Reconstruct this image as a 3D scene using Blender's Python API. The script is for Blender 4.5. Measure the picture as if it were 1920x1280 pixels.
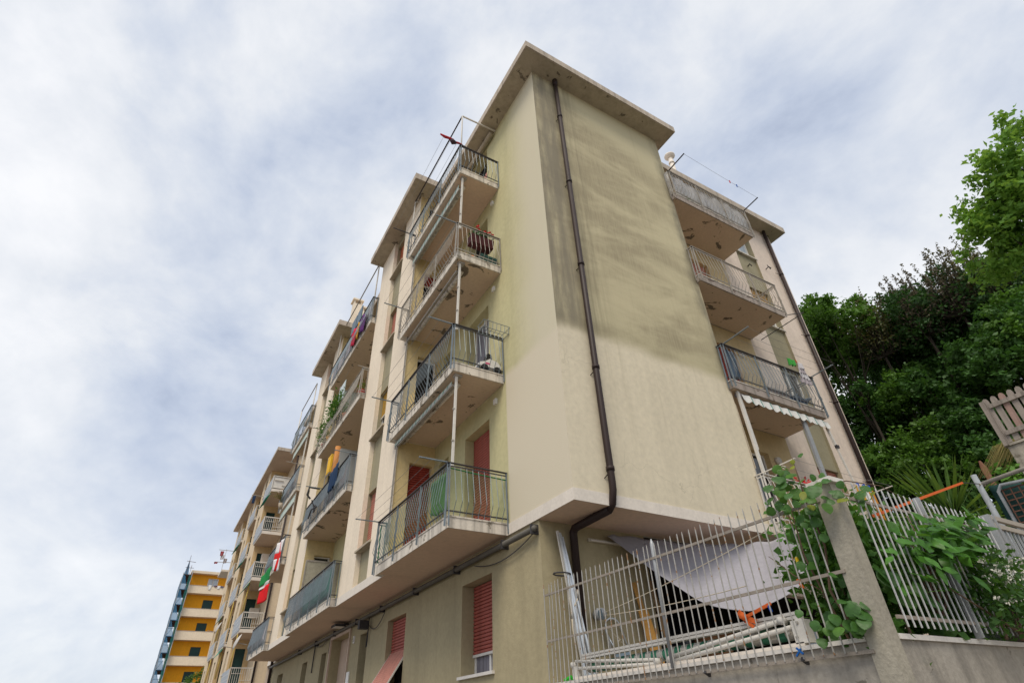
import bpy, bmesh, math, random
import numpy as np
from mathutils import Vector, Matrix
R = math.radians
for o in list(bpy.data.objects): bpy.data.objects.remove(o)
scene = bpy.context.scene
COL = scene.collection

# ------------------------------------------------------------------ camera
cam_d = bpy.data.cameras.new('camera')
cam = bpy.data.objects.new('camera', cam_d); COL.objects.link(cam)
cam_d.sensor_width = 36.0
cam_d.lens = 1029.75 / 1920 * 36
cam_d.clip_end = 3000
YAW, PITCH, ROLL = 0.5486, 0.6182, -0.0398
fw = Vector((math.sin(YAW)*math.cos(PITCH), math.cos(YAW)*math.cos(PITCH), math.sin(PITCH)))
rt = Vector((math.cos(YAW), -math.sin(YAW), 0)); up = rt.cross(fw)
rt2 = rt*math.cos(ROLL) + up*math.sin(ROLL); up2 = up*math.cos(ROLL) - rt*math.sin(ROLL)
m = Matrix((rt2, up2, -fw)).transposed().to_4x4()
m.translation = Vector((-4.855, -6.3635, 1.7014))
cam.matrix_world = m
scene.camera = cam

# ------------------------------------------------------------------ world: bright broken overcast
SUN_EL, SUN_AZ = R(56), math.atan2(-.76, -.65)      # azimuth from +Y towards +X
w = bpy.data.worlds.new('World'); scene.world = w; w.use_nodes = True
nt = w.node_tree; nt.nodes.clear(); N = nt.nodes.new; Lk = nt.links.new
out = N('ShaderNodeOutputWorld')
sky = N('ShaderNodeTexSky'); sky.sky_type = 'NISHITA'; sky.sun_disc = False
sky.sun_elevation = SUN_EL; sky.sun_rotation = SUN_AZ
bg1 = N('ShaderNodeBackground'); bg1.inputs[1].default_value = 0.08
Lk(sky.outputs[0], bg1.inputs[0])
tc = N('ShaderNodeTexCoord'); sep = N('ShaderNodeSeparateXYZ'); Lk(tc.outputs['Generated'], sep.inputs[0])
def mth(op, a, b=None):
    n = N('ShaderNodeMath'); n.operation = op
    for i, v in enumerate((a, b)):
        if v is None: continue
        if isinstance(v, (int, float)): n.inputs[i].default_value = v
        else: Lk(v, n.inputs[i])
    return n.outputs[0]
zz = mth('ADD', mth('MAXIMUM', sep.outputs[2], 0.0), 0.22)
comb = N('ShaderNodeCombineXYZ'); Lk(mth('DIVIDE', sep.outputs[0], zz), comb.inputs[0]); Lk(mth('DIVIDE', sep.outputs[1], zz), comb.inputs[1])
def cnoise(scale, det, rough, dist, off):
    mp = N('ShaderNodeMapping'); Lk(tc.outputs['Generated'], mp.inputs[0]); mp.inputs['Location'].default_value = off
    mp.inputs['Rotation'].default_value = (R(20), R(15), R(35)); mp.inputs['Scale'].default_value = (1, .85, 1.35)
    t = N('ShaderNodeTexNoise'); t.inputs['Scale'].default_value = scale; t.inputs['Detail'].default_value = det
    t.inputs['Roughness'].default_value = rough; t.inputs['Distortion'].default_value = dist
    Lk(mp.outputs[0], t.inputs[0]); return t.outputs[0]
n1 = cnoise(1.9, 10, .55, .2, (8.29, 5.75, 16.89)); n2 = cnoise(4.2, 11, .60, .25, (8.88, 10.57, 2.0))
mixn = mth('ADD', mth('MULTIPLY', n1, .70), mth('MULTIPLY', n2, .30))
cr = N('ShaderNodeValToRGB'); Lk(mixn, cr.inputs[0])
e = cr.color_ramp.elements
e[0].position = .34; e[0].color = (.36, .425, .57, 1)
e[1].position = .63; e[1].color = (1.03, 1.03, 1.04, 1)
x = e.new(.42); x.color = (.57, .635, .765, 1)
x = e.new(.48); x.color = (.71, .76, .85, 1)
x = e.new(.54); x.color = (.86, .885, .925, 1)
bg2 = N('ShaderNodeBackground'); bg2.inputs[1].default_value = 0.60
Lk(cr.outputs[0], bg2.inputs[0])
ms = N('ShaderNodeMixShader'); ms.inputs[0].default_value = .88
Lk(bg1.outputs[0], ms.inputs[1]); Lk(bg2.outputs[0], ms.inputs[2]); Lk(ms.outputs[0], out.inputs[0])

sl = bpy.data.lights.new('sun', 'SUN'); so = bpy.data.objects.new('sun', sl); COL.objects.link(so)
sl.energy = 1.5; sl.angle = R(28); sl.color = (1.0, .915, .775)
sd = Vector((math.sin(SUN_AZ)*math.cos(SUN_EL), math.cos(SUN_AZ)*math.cos(SUN_EL), math.sin(SUN_EL)))
so.rotation_euler = (-sd).to_track_quat('-Z', 'Y').to_euler(); so.location = (-8, -12, 30)

vs = scene.view_settings; vs.view_transform = 'Standard'; vs.look = 'None'; vs.gamma = 1; vs.use_curve_mapping = False
vs.exposure = 0.80

# ------------------------------------------------------------------ materials
MATS = {}
def mat(name, col, rough=.75, var=.12, scale=2.0, bump=0.0, bscale=60, metal=0.0, streak=0.0, patch=None, patch_scale=3.0,
        patch_thr=.62, fine=.08, trans=0.0, spec=.3, alpha=1.0, stripes=None, obj=False, streak_scale=5.0, mod=None):
    """procedural Principled material: two noises for tone, optional vertical streaks, patches of another colour, bump"""
    if name in MATS: return MATS[name]
    M = bpy.data.materials.new(name); M.use_nodes = True; t = M.node_tree; n = t.nodes; l = t.links
    b = n['Principled BSDF']; b.inputs['Roughness'].default_value = rough; b.inputs['Metallic'].default_value = metal
    b.inputs['Specular IOR Level'].default_value = spec
    g = n.new('ShaderNodeNewGeometry'); src = g.outputs['Position']
    if obj: src = n.new('ShaderNodeTexCoord').outputs['Object']
    def noise(sc, det=5, vec=None, rg=.55, dist=0.0):
        q = n.new('ShaderNodeTexNoise'); q.inputs['Scale'].default_value = sc; q.inputs['Detail'].default_value = det
        q.inputs['Roughness'].default_value = rg; q.inputs['Distortion'].default_value = dist
        l.new(vec if vec is not None else src, q.inputs[0]); return q.outputs[0]
    def rng(v, a, b_, c, d, smooth=False):
        q = n.new('ShaderNodeMapRange'); q.inputs[1].default_value = a; q.inputs[2].default_value = b_
        q.inputs[3].default_value = c; q.inputs[4].default_value = d
        if smooth: q.interpolation_type = 'SMOOTHSTEP'
        l.new(v, q.inputs[0]); return q.outputs[0]
    def mixc(f, a, b_, mode='MIX'):
        q = n.new('ShaderNodeMix'); q.data_type = 'RGBA'; q.blend_type = mode
        for i, v in ((0, f), (6, a), (7, b_)):
            if isinstance(v, (int, float)): q.inputs[i].default_value = v
            elif isinstance(v, tuple): q.inputs[i].default_value = (*v[:3], 1)
            else: l.new(v, q.inputs[i])
        return q.outputs[2]
    def mt(op, a, b_=None):
        q = n.new('ShaderNodeMath'); q.operation = op
        for i, v in enumerate((a, b_)):
            if v is None: continue
            if isinstance(v, (int, float)): q.inputs[i].default_value = v
            else: l.new(v, q.inputs[i])
        return q.outputs[0]
    def scaled(s):
        q = n.new('ShaderNodeMapping'); q.inputs['Scale'].default_value = s; l.new(src, q.inputs[0]); return q.outputs[0]
    c = n.new('ShaderNodeRGB'); c.outputs[0].default_value = (*col, 1); c = c.outputs[0]
    if stripes:
        c2, width, axis, duty = stripes
        sp = n.new('ShaderNodeSeparateXYZ'); l.new(src, sp.inputs[0])
        fr = mt('FRACT', mt('DIVIDE', sp.outputs[axis], width))
        c = mixc(mt('GREATER_THAN', fr, duty), c, c2)
    tone = rng(noise(scale, 6), .25, .75, 1-var, 1+var)
    tone2 = rng(noise(scale*14, 3), .25, .75, 1-fine, 1+fine)
    tone = mt('MULTIPLY', tone, tone2)
    if streak:
        s = noise(1.0, 5, scaled((streak_scale, streak_scale, .28)), .6)
        tone = mt('MULTIPLY', tone, rng(s, .42, .72, 1.0, 1-streak, True))
    cc = n.new('ShaderNodeVectorMath'); cc.operation = 'SCALE'; l.new(c, cc.inputs[0]); l.new(tone, cc.inputs[3]); c = cc.outputs[0]
    if patch:
        f = rng(noise(patch_scale, 7, None, .62, .6), patch_thr, patch_thr+.025, 0, 1, True)
        c = mixc(f, c, patch)
    if mod: c = mod(dict(n=n, l=l, src=src, noise=noise, rng=rng, mixc=mixc, mt=mt, scaled=scaled), c)
    l.new(c, b.inputs['Base Color'])
    if bump:
        q = n.new('ShaderNodeBump'); q.inputs['Strength'].default_value = bump; q.inputs['Distance'].default_value = .01
        l.new(noise(bscale, 4), q.inputs['Height']); l.new(q.outputs[0], b.inputs['Normal'])
    if trans: b.inputs['Transmission Weight'].default_value = trans
    if alpha < 1: b.inputs['Alpha'].default_value = alpha
    MATS[name] = M; return M

def gable_mod(h, c):
    """paint history of the end wall: repainted beige below 7.75 m, old yellow-green paint with soot and mould bands above"""
    n, l, mt, rng, noise, mixc, scaled = (h[k] for k in ('n', 'l', 'mt', 'rng', 'noise', 'mixc', 'scaled'))
    sp = n.new('ShaderNodeSeparateXYZ'); l.new(h['src'], sp.inputs[0]); X, Y, Z = sp.outputs
    wob = noise(.9, 4)
    zz = mt('ADD', Z, mt('MULTIPLY', mt('SUBTRACT', wob, .5), .35))
    upper = rng(zz, 7.60, 7.95, 0, 1, True)
    c = mixc(upper, c, (.56, .495, .32))
    # wavy lift joints and soot smears, broken by fine vertical fibres
    q = n.new('ShaderNodeMapping'); q.inputs['Scale'].default_value = (.34, .34, 1.0); q.inputs['Rotation'].default_value = (0, R(-8), 0); l.new(h['src'], q.inputs[0])
    band = rng(noise(1.0, 7, q.outputs[0], .64, .4), .35, .62, .18, 1, True)
    fib = rng(noise(1.0, 6, scaled((26, 26, 1.6)), .7), .30, .70, .52, 1.0)
    drip = mt('MULTIPLY', rng(noise(1.0, 5, scaled((5.5, 5.5, .22)), .65), .52, .70, 0, 1, True), rng(Z, 8.2, 15.8, .15, .75))
    keep = rng(mt('ADD', Z, mt('MULTIPLY', X, .42)), 15.6, 16.6, 1, .12, True)       # dry strip under the eave
    rgt = rng(X, 3.0, 4.4, 1, .7, True)
    soot = mt('MULTIPLY', mt('MULTIPLY', mt('MULTIPLY', mt('MAXIMUM', band, drip), fib), keep), mt('MULTIPLY', mt('MULTIPLY', upper, rgt), .92))
    c = mixc(soot, c, (.265, .22, .14))
    near = rng(mt('ADD', X, mt('MULTIPLY', noise(2.2, 5), .30)), .66, .92, 1, 0, True)
    mould = mt('MULTIPLY', mt('MULTIPLY', near, rng(noise(1.0, 7, scaled((3.2, 3.2, .45)), .65), .30, .58, .22, 1, True)), mt('MULTIPLY', upper, .84))
    c = mixc(mould, c, (.20, .175, .13))
    pipe = mt('MULTIPLY', rng(mt('ABSOLUTE', mt('SUBTRACT', X, .95)), .05, .55, 1, 0, True), mt('MULTIPLY', rng(noise(1.0, 6, scaled((7, 7, .35)), .65), .38, .62, 0, 1, True), mt('MULTIPLY', upper, .5)))
    c = mixc(pipe, c, (.18, .155, .10))
    edge = rng(mt('ADD', X, mt('MULTIPLY', noise(1.6, 6), .6)), 4.35, 4.80, 0, 1, True)
    em = mt('MULTIPLY', mt('MULTIPLY', edge, rng(noise(1.0, 6, scaled((2.6, 2.6, .5)), .65), .36, .60, .05, 1, True)), mt('MULTIPLY', upper, .75))
    c = mixc(em, c, (.12, .11, .085))
    low = mt('MULTIPLY', rng(mt('ADD', Z, mt('MULTIPLY', noise(1.1, 5), 1.6)), 8.4, 9.8, 1, 0, True), mt('MULTIPLY', upper, .22))
    c = mixc(low, c, (.27, .245, .15))
    # hairline cracks and faint runs on the repainted part
    crack = n.new('ShaderNodeTexVoronoi'); crack.feature = 'DISTANCE_TO_EDGE'; crack.inputs['Scale'].default_value = .55
    wv = n.new('ShaderNodeVectorMath'); wv.operation = 'ADD'; l.new(h['src'], wv.inputs[0]); nz = n.new('ShaderNodeTexNoise'); nz.inputs['Scale'].default_value = 1.7; nz.inputs['Detail'].default_value = 6; l.new(h['src'], nz.inputs[0]); l.new(nz.outputs[1], wv.inputs[1]); l.new(wv.outputs[0], crack.inputs[0])
    ck = mt('MULTIPLY', rng(crack.outputs[0], 0, .004, 1, 0), mt('MULTIPLY', rng(noise(.5, 3), .52, .6, 0, 1, True), .35))
    c = mixc(ck, c, (.22, .19, .13))
    run = mt('MULTIPLY', rng(noise(1.0, 5, scaled((6, 6, .18)), .6), .55, .72, 0, 1, True), rng(Z, 4.6, 7.6, .10, .32))
    return mixc(run, c, (.36, .31, .20))
def street_mod(h, c):
    n, l, mt, rng, noise, mixc = (h[k] for k in ('n', 'l', 'mt', 'rng', 'noise', 'mixc'))
    sp = n.new('ShaderNodeSeparateXYZ'); l.new(h['src'], sp.inputs[0]); X, Y, Z = sp.outputs
    zz = mt('ADD', Z, mt('MULTIPLY', mt('SUBTRACT', noise(.9, 4), .5), .4))
    lowp = mt('MULTIPLY', rng(zz, 7.55, 7.8, 1, 0, True), rng(Y, 1.86, 1.90, 1, 0))
    lowp = mt('MULTIPLY', lowp, rng(Z, 4.4, 4.5, 0, 1))
    pale = rng(mt('ADD', Y, mt('MULTIPLY', mt('SUBTRACT', noise(.8, 4), .5), .7)), .35, 1.75, 1, 0, True)
    c = mixc(pale, c, (.59, .535, .395))
    return mixc(lowp, c, (.63, .56, .43))

plaster_gable = mat('plaster_gable', (.655, .58, .435), .9, .07, .7, .25, 45, streak=.07, streak_scale=4, mod=gable_mod)
plaster_street = mat('plaster_street', (.52, .475, .27), .9, .08, .7, .25, 45, streak=.08, streak_scale=3, mod=street_mod)
plaster_cream = mat('plaster_cream', (.77, .665, .53), .9, .07, .9, .22, 45, streak=.06, streak_scale=4)
plaster_side = mat('plaster_side', (.60, .475, .25), .9, .08, .9, .22, 45, streak=.06)
plaster_right = mat('plaster_right', (.72, .60, .50), .9, .08, .8, .22, 45, streak=.12, streak_scale=3)
plaster_olive = mat('plaster_olive', (.31, .275, .18), .9, .09, 1.1, .25, 45, streak=.10)
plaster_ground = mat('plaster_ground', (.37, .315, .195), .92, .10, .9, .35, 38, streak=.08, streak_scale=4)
band_white = mat('band_white', (.70, .635, .56), .85, .06, 1.5, .12, 50, streak=.06)
slab_white = mat('slab_white', (.66, .60, .52), .85, .08, 2, .15, 50, streak=.5, streak_scale=9, patch=(.22, .19, .15), patch_scale=5, patch_thr=.605)
slab_dirty = mat('slab_dirty', (.36, .305, .265), .9, .15, 2, .2, 50, streak=.45, streak_scale=7, patch=(.17, .13, .11), patch_scale=4, patch_thr=.60)
soffit_peel = mat('soffit_peel', (.56, .43, .32), .9, .06, 1.2, .12, 45, patch=(.155, .125, .095), patch_scale=2.3, patch_thr=.60)
soffit_clean = mat('soffit_clean', (.62, .46, .35), .9, .05, 1.0, .10, 45)
eave_conc = mat('eave_conc', (.43, .365, .275), .92, .12, 1.2, .2, 40, streak=.2, patch=(.15, .125, .095), patch_scale=2.6, patch_thr=.62)
fascia = mat('fascia', (.47, .40, .325), .92, .14, 1.6, .25, 40, streak=.32, streak_scale=8)
metal_brown = mat('metal_brown', (.030, .018, .016), .5, .15, 4, metal=.0, spec=.25)
metal_grey = mat('metal_grey', (.20, .235, .26), .5, .18, 6, metal=.3, fine=.2)
metal_pale = mat('metal_pale', (.33, .305, .27), .55, .15, 6, metal=.15, fine=.2, patch=(.22, .13, .08), patch_scale=14, patch_thr=.64)
metal_white = mat('metal_white', (.62, .59, .54), .5, .08, 5)
metal_alu = mat('metal_alu', (.62, .65, .68), .32, .10, 6, metal=.6)
metal_dark = mat('metal_dark', (.045, .042, .045), .6, .2, 6)
metal_fence = mat('metal_fence', (.36, .345, .32), .5, .12, 5, metal=.1, fine=.15, patch=(.28, .155, .075), patch_scale=9, patch_thr=.60)
metal_galv = mat('metal_galv', (.36, .37, .38), .55, .12, 6, metal=.35)
rust = mat('rust', (.10, .05, .035), .85, .3, 9, fine=.3)
shutter_red = mat('shutter_red', (.37, .095, .07), .55, .10, 2.2, streak=.28, streak_scale=7, fine=.12)
shutter_pink = mat('shutter_pink', (.52, .22, .165), .55, .08, 2.2, streak=.28, streak_scale=7, fine=.12)
shutter_dark = mat('shutter_dark', (.30, .045, .030), .55, .12, 2.2, streak=.28, streak_scale=7, fine=.12)
shutter_orange = mat('shutter_orange', (.52, .15, .065), .55, .10, 2.2, streak=.28, streak_scale=7, fine=.12)
shutter_yellow = mat('shutter_yellow', (.60, .37, .075), .55, .08, 2.2, streak=.28, streak_scale=7, fine=.12)
shutter_tan = mat('shutter_tan', (.55, .34, .13), .55, .08, 2.2, streak=.28, streak_scale=7, fine=.12)
shutter_green = mat('shutter_green', (.012, .045, .042), .5, .15, 3)
glass_dark = mat('glass_dark', (.022, .024, .028), .08, .1, 2, spec=.6)
glass_sky = mat('glass_sky', (.46, .53, .60), .12, .08, 1.2, spec=.6)
dark_in = mat('dark_interior', (.016, .014, .013), .9, .2, 2)
curtain = mat('curtain', (.22, .21, .24), .9, .2, 3, streak=.5, streak_scale=22)
stone = mat('stone_frame', (.52, .40, .31), .6, .10, 2.5, .1, 60)
stone_white = mat('white_marble', (.66, .62, .57), .5, .08, 5)
concrete = mat('concrete', (.37, .335, .285), .95, .16, 1.3, .5, 30, streak=.35, streak_scale=4, patch=(.17, .15, .12), patch_scale=1.6, patch_thr=.63, fine=.14)
asphalt = mat('asphalt', (.10, .094, .088), .95, .15, .8, .4, 90)
paving = mat('paving', (.26, .23, .195), .95, .15, 1.2, .3, 60)
soil = mat('soil', (.035, .045, .018), 1, .3, .6, .6, 8)
roof_tile = mat('roof_tile', (.32, .16, .10), .9, .2, 3)
white_cloth = mat('white_cloth', (.31, .30, .33), .9, .10, 1.5, .9, 5)
string_m = mat('string', (.52, .45, .34), .8, .1, 5)
wire_m = mat('wire', (.30, .29, .28), .6, .1, 5)
white_plastic = mat('white_plastic', (.74, .72, .68), .4, .04, 4)
black_plastic = mat('black_plastic', (.012, .013, .018), .32, .3, 5, spec=.5)

# ------------------------------------------------------------------ mesh builder
class MB:
    def __init__(s): s.v = []; s.f = []
    def box(s, x0, x1, y0, y1, z0, z1):
        i = len(s.v); s.v += [(x0,y0,z0),(x1,y0,z0),(x1,y1,z0),(x0,y1,z0),(x0,y0,z1),(x1,y0,z1),(x1,y1,z1),(x0,y1,z1)]
        s.f += [tuple(i+k for k in q) for q in ((0,3,2,1),(4,5,6,7),(0,1,5,4),(1,2,6,5),(2,3,7,6),(3,0,4,7))]; return s
    def bar(s, p, q, wd=.02, ht=None, upv=(0,0,1)):
        p, q = Vector(p), Vector(q); ht = ht or wd; d = (q-p).normalized(); u = Vector(upv)
        if abs(d.dot(u)) > .98: u = Vector((0,1,0)) if abs(d.y) < .9 else Vector((1,0,0))
        a = d.cross(u).normalized(); b = a.cross(d).normalized(); i = len(s.v)
        for P in (p, q):
            for sa, sb in ((-1,-1),(1,-1),(1,1),(-1,1)): s.v.append(tuple(P + a*(sa*wd/2) + b*(sb*ht/2)))
        s.f += [tuple(i+k for k in t) for t in ((0,1,2,3),(7,6,5,4),(0,4,5,1),(1,5,6,2),(2,6,7,3),(3,7,4,0))]; return s
    def tube(s, pts, r, n=8, caps=True):
        pts = [Vector(p) for p in pts]; rs = r if isinstance(r, (list, tuple)) else [r]*len(pts); rings = []; a = None
        for k, p in enumerate(pts):
            d = ((pts[min(k+1, len(pts)-1)]-p).normalized() + (p-pts[max(k-1, 0)]).normalized()).normalized()
            if a is None:
                t = Vector((0,0,1)) if abs(d.z) < .9 else Vector((1,0,0)); a = d.cross(t).normalized()
            else: a = (a - d*a.dot(d)).normalized()
            b = d.cross(a); i = len(s.v); rings.append(i)
            for j in range(n):
                an = 2*math.pi*j/n; s.v.append(tuple(p + (a*math.cos(an)+b*math.sin(an))*rs[k]))
        for k in range(len(rings)-1):
            A, B = rings[k], rings[k+1]
            for j in range(n): s.f.append((A+j, A+(j+1)%n, B+(j+1)%n, B+j))
        if caps: s.f.append(tuple(rings[0]+j for j in range(n))[::-1]); s.f.append(tuple(rings[-1]+j for j in range(n)))
        return s
    def quad(s, *p):
        i = len(s.v); s.v += [tuple(q) for q in p]; s.f.append(tuple(range(i, i+len(p)))); return s
    def prism(s, poly, vec):
        i = len(s.v); k = len(poly); v = Vector(vec); s.v += [tuple(p) for p in poly] + [tuple(Vector(p)+v) for p in poly]
        s.f.append(tuple(range(i, i+k))[::-1]); s.f.append(tuple(range(i+k, i+2*k)))
        for j in range(k): s.f.append((i+j, i+(j+1)%k, i+k+(j+1)%k, i+k+j))
        return s
    def grid(s, fn, nu, nv):
        i = len(s.v)
        for a in range(nu+1):
            for b in range(nv+1): s.v.append(tuple(fn(a/nu, b/nv)))
        for a in range(nu):
            for b in range(nv):
                k = i + a*(nv+1) + b; s.f.append((k, k+nv+1, k+nv+2, k+1))
        return s
    def mesh(s, name, m, smooth=False):
        me = bpy.data.meshes.new(name); me.from_pydata(s.v, [], s.f); me.materials.append(m)
        bm = bmesh.new(); bm.from_mesh(me); bmesh.ops.recalc_face_normals(bm, faces=bm.faces); bm.to_mesh(me); bm.free()
        if smooth: me.polygons.foreach_set('use_smooth', [True]*len(me.polygons))
        me.update(); return me
    def build(s, name, m, parent=None, smooth=False, thick=0):
        o = bpy.data.objects.new(name, s.mesh(name, m, smooth)); COL.objects.link(o); adopt(o, parent)
        if thick:
            md = o.modifiers.new('thickness', 'SOLIDIFY'); md.thickness = thick; md.offset = 0
        return o
def adopt(o, parent):
    if parent is not None:
        o.parent = parent; o.matrix_parent_inverse = Matrix.Translation(parent.get('_w', (0, 0, 0))).inverted()
def place(name, me, loc, parent=None, rot=(0, 0, 0), sc=(1, 1, 1)):
    o = bpy.data.objects.new(name, me); COL.objects.link(o); o.location = loc; o.rotation_euler = rot; o.scale = sc
    adopt(o, parent); return o
def tag(o, label=None, cat=None, group=None, kind=None):
    if label: o['label'] = label
    if cat: o['category'] = cat
    if group: o['group'] = group
    if kind: o['kind'] = kind
    return o
def thing(name, loc, label, cat, group=None):
    o = bpy.data.objects.new(name, None); COL.objects.link(o); o.location = loc; o.empty_display_size = .2; o['_w'] = loc
    return tag(o, label, cat, group)
def sag(p, q, drop, n=10):
    p, q = Vector(p), Vector(q)
    return [p.lerp(q, k/n) - Vector((0, 0, drop*4*(k/n)*(1-k/n))) for k in range(n+1)]
# ------------------------------------------------------------------ ground, street
Z0, HS, ZS = 4.465, 3.04, 16.356
def Zk(k): return Z0 + HS*k
tag(MB().grid(lambda a, b: (-400+800*a, -400+800*b, 0), 4, 4).build('ground', paving), kind='structure')
tag(MB().grid(lambda a, b: (-9.5+8.3*a, -60+220*b, .004), 2, 8).build('road', asphalt), kind='structure')
tag(MB().box(-1.2, -.13, -60, 160, 0, .13).build('pavement', paving), kind='structure')

# ------------------------------------------------------------------ wall with rectangular holes and reveals
def wall(mb, pl, c, a0, a1, z0, z1, holes=(), depth=.22):
    P = (lambda a, d, z: (c+d, a, z)) if pl == 'X' else (lambda a, d, z: (a, c+d, z))
    A = sorted({a0, a1, *[h[0] for h in holes], *[h[1] for h in holes]}); Zs = sorted({z0, z1, *[h[2] for h in holes], *[h[3] for h in holes]})
    for i in range(len(A)-1):
        for j in range(len(Zs)-1):
            ca, cz = (A[i]+A[i+1])/2, (Zs[j]+Zs[j+1])/2
            if any(h[0] < ca < h[1] and h[2] < cz < h[3] for h in holes): continue
            mb.quad(P(A[i],0,Zs[j]), P(A[i+1],0,Zs[j]), P(A[i+1],0,Zs[j+1]), P(A[i],0,Zs[j+1]))
    for (h0, h1, h2, h3) in holes:
        for p, q in (((h0,h2),(h0,h3)), ((h0,h3),(h1,h3)), ((h1,h3),(h1,h2)), ((h1,h2),(h0,h2))):
            mb.quad(P(p[0],0,p[1]), P(q[0],0,q[1]), P(q[0],depth,q[1]), P(p[0],depth,p[1]))
    return mb
def pbox(pl, c):
    """box in wall coordinates: along a, inward d, height z"""
    if pl == 'X': return lambda mb, a0, a1, d0, d1, z0, z1: mb.box(c+d0, c+d1, a0, a1, z0, z1)
    return lambda mb, a0, a1, d0, d1, z0, z1: mb.box(a0, a1, c+d0, c+d1, z0, z1)
def shutter_mesh(pl, c, a0, a1, z0, z1, d, pitch=.058):
    mb = MB(); P = (lambda a, dd, z: (c+dd, a, z)) if pl == 'X' else (lambda a, dd, z: (a, c+dd, z))
    n = max(2, int((z1-z0)/pitch)); h = (z1-z0)/n
    prof = []
    for k in range(n):
        zb = z0+k*h; prof += [(d+.024, zb), (d, zb+h*.14), (d-.006, zb+h*.5), (d, zb+h*.82), (d+.024, zb+h*.97)]
    for (da, za), (db, zb) in zip(prof[:-1], prof[1:]):
        mb.quad(P(a0, da, za), P(a1, da, za), P(a1, db, zb), P(a0, db, zb))
    return mb
def window(parent, pl, c, a0, a1, z0, z1, frac=0.0, sm=None, depth=.20, pane=None, sill=None, frame=None, curtain_m=None, split=True, bottom_bar=True):
    """frame part with pane, roller shutter and sill as its pieces"""
    B = pbox(pl, c); f = frame or white_plastic; fr = MB(); t = .05
    e_ = .002
    B(fr, a0+e_, a0+t, depth-.06, depth-.005, z0+e_, z1-e_); B(fr, a1-t, a1-e_, depth-.06, depth-.005, z0+e_, z1-e_)
    B(fr, a0+t, a1-t, depth-.06, depth-.005, z0+e_, z0+t); B(fr, a0+t, a1-t, depth-.06, depth-.005, z1-t, z1-e_)
    if split: B(fr, (a0+a1)/2-.03, (a0+a1)/2+.03, depth-.058, depth-.007, z0+t, z1-t)
    o = fr.build('window', f, parent)
    g = MB(); B(g, a0+.001, a1-.001, depth-.03, depth-.012, z0+.001, z1-.001); g.build('pane', pane or glass_dark, o)
    if curtain_m: q = MB(); B(q, a0+t, a1-t, depth-.036, depth-.031, z0+t, z1-t); q.build('curtain', curtain_m, o)
    if frac > 0:
        zb = z1-(z1-z0)*frac
        s = shutter_mesh(pl, c, a0+.012, a1-.012, zb+.04, z1-.004, depth-.09).build('roller_shutter', sm, o)
        if bottom_bar: q = MB(); B(q, a0+.012, a1-.012, depth-.105, depth-.07, zb, zb+.04); q.build('bottom_bar', metal_white if frac < .97 else sm, o)
    if sill:
        q = MB(); B(q, a0-.06, a1+.06, -sill, depth-.062, z0-.045, z0+.001); q.build('sill', stone_white if sill < .07 else slab_white, o)
    return o

bldg = thing('apartment_building', (0, 0, 0), 'five storey olive and cream apartment block with stacked balconies and stained end wall', 'building')
# end wall, street wall, right wing wall
wall(MB(), 'Y', 0, 0, 4.47, Z0+.19, ZS).build('wall', plaster_gable, bldg)['label'] = 'end wall with peeling beige repaint and sooty mould stains'
MB().quad((4.47,0,Z0+.19),(4.47,1.05,Z0+.19),(4.47,1.05,ZS),(4.47,0,ZS)).build('wall', plaster_right, bldg)
doors1 = [(2.60, 3.73, Zk(k)+.22, Zk(k)+2.54) for k in range(4)]
small1 = [(4.60, 5.15, Zk(k)+1.1, Zk(k)+2.50) for k in range(4)]
doors2 = [(11.0, 12.2, Zk(k)+.22, Zk(k)+2.54) for k in range(4)]
doors3 = [(19.8, 20.9, Zk(k)+.22, Zk(k)+2.54) for k in range(4)]
wall(MB(), 'X', 0, 0, 23.56, Z0+.19, ZS, doors1+small1+doors2+doors3, .30).build('wall', plaster_street, bldg)
RW = [(8.53, 9.55, Zk(k)+1.0, Zk(k)+2.50) for k in range(4)]
RD = [(5.75, 6.70, Zk(k)+.22, Zk(k)+2.45) for k in range(4)]
wall(MB(), 'Y', 1.05, 4.47, 7.6, Z0, ZS, RD).build('wall', mat('plaster_recess', (.56, .43, .24), .9, .08, .9, .22, 45, streak=.1), bldg)
wall(MB(), 'Y', 1.05, 7.6, 8.53, Z0, ZS).build('wall', plaster_right, bldg)
wall(MB(), 'Y', 1.05, 9.55, 10.98, 2.0, ZS).build('wall', plaster_right, bldg)
MB().quad((10.98,1.05,0),(10.98,24,0),(10.98,24,ZS),(10.98,1.05,ZS)).quad((0,23.56,0),(10.98,23.56,0),(10.98,23.56,ZS),(0,23.56,ZS)).build('wall', plaster_right, bldg)
# right window column, set back a little: olive panels between the windows
wall(MB(), 'Y', 1.12, 8.53, 9.55, 2.0, ZS, RW, .16).quad((8.53,1.05,2.0),(8.53,1.12,2.0),(8.53,1.12,ZS),(8.53,1.05,ZS)).quad((9.55,1.05,2.0),(9.55,1.12,2.0),(9.55,1.12,ZS),(9.55,1.05,ZS)).build('wall_panel', plaster_olive, bldg)
for k, (fr, sm) in enumerate([(.95, shutter_pink), (.0, None), (.35, shutter_tan), (0, None)]):
    window(bldg, 'Y', 1.12, *RW[k], fr, sm, .16, pane=glass_sky if k == 3 else glass_dark, sill=.09)
for k, (fr, sm) in enumerate([(0, None), (.6, shutter_dark), (1, shutter_pink), (1, shutter_dark)]):
    window(bldg, 'Y', 1.05, *RD[k], fr, sm, .2)
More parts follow.
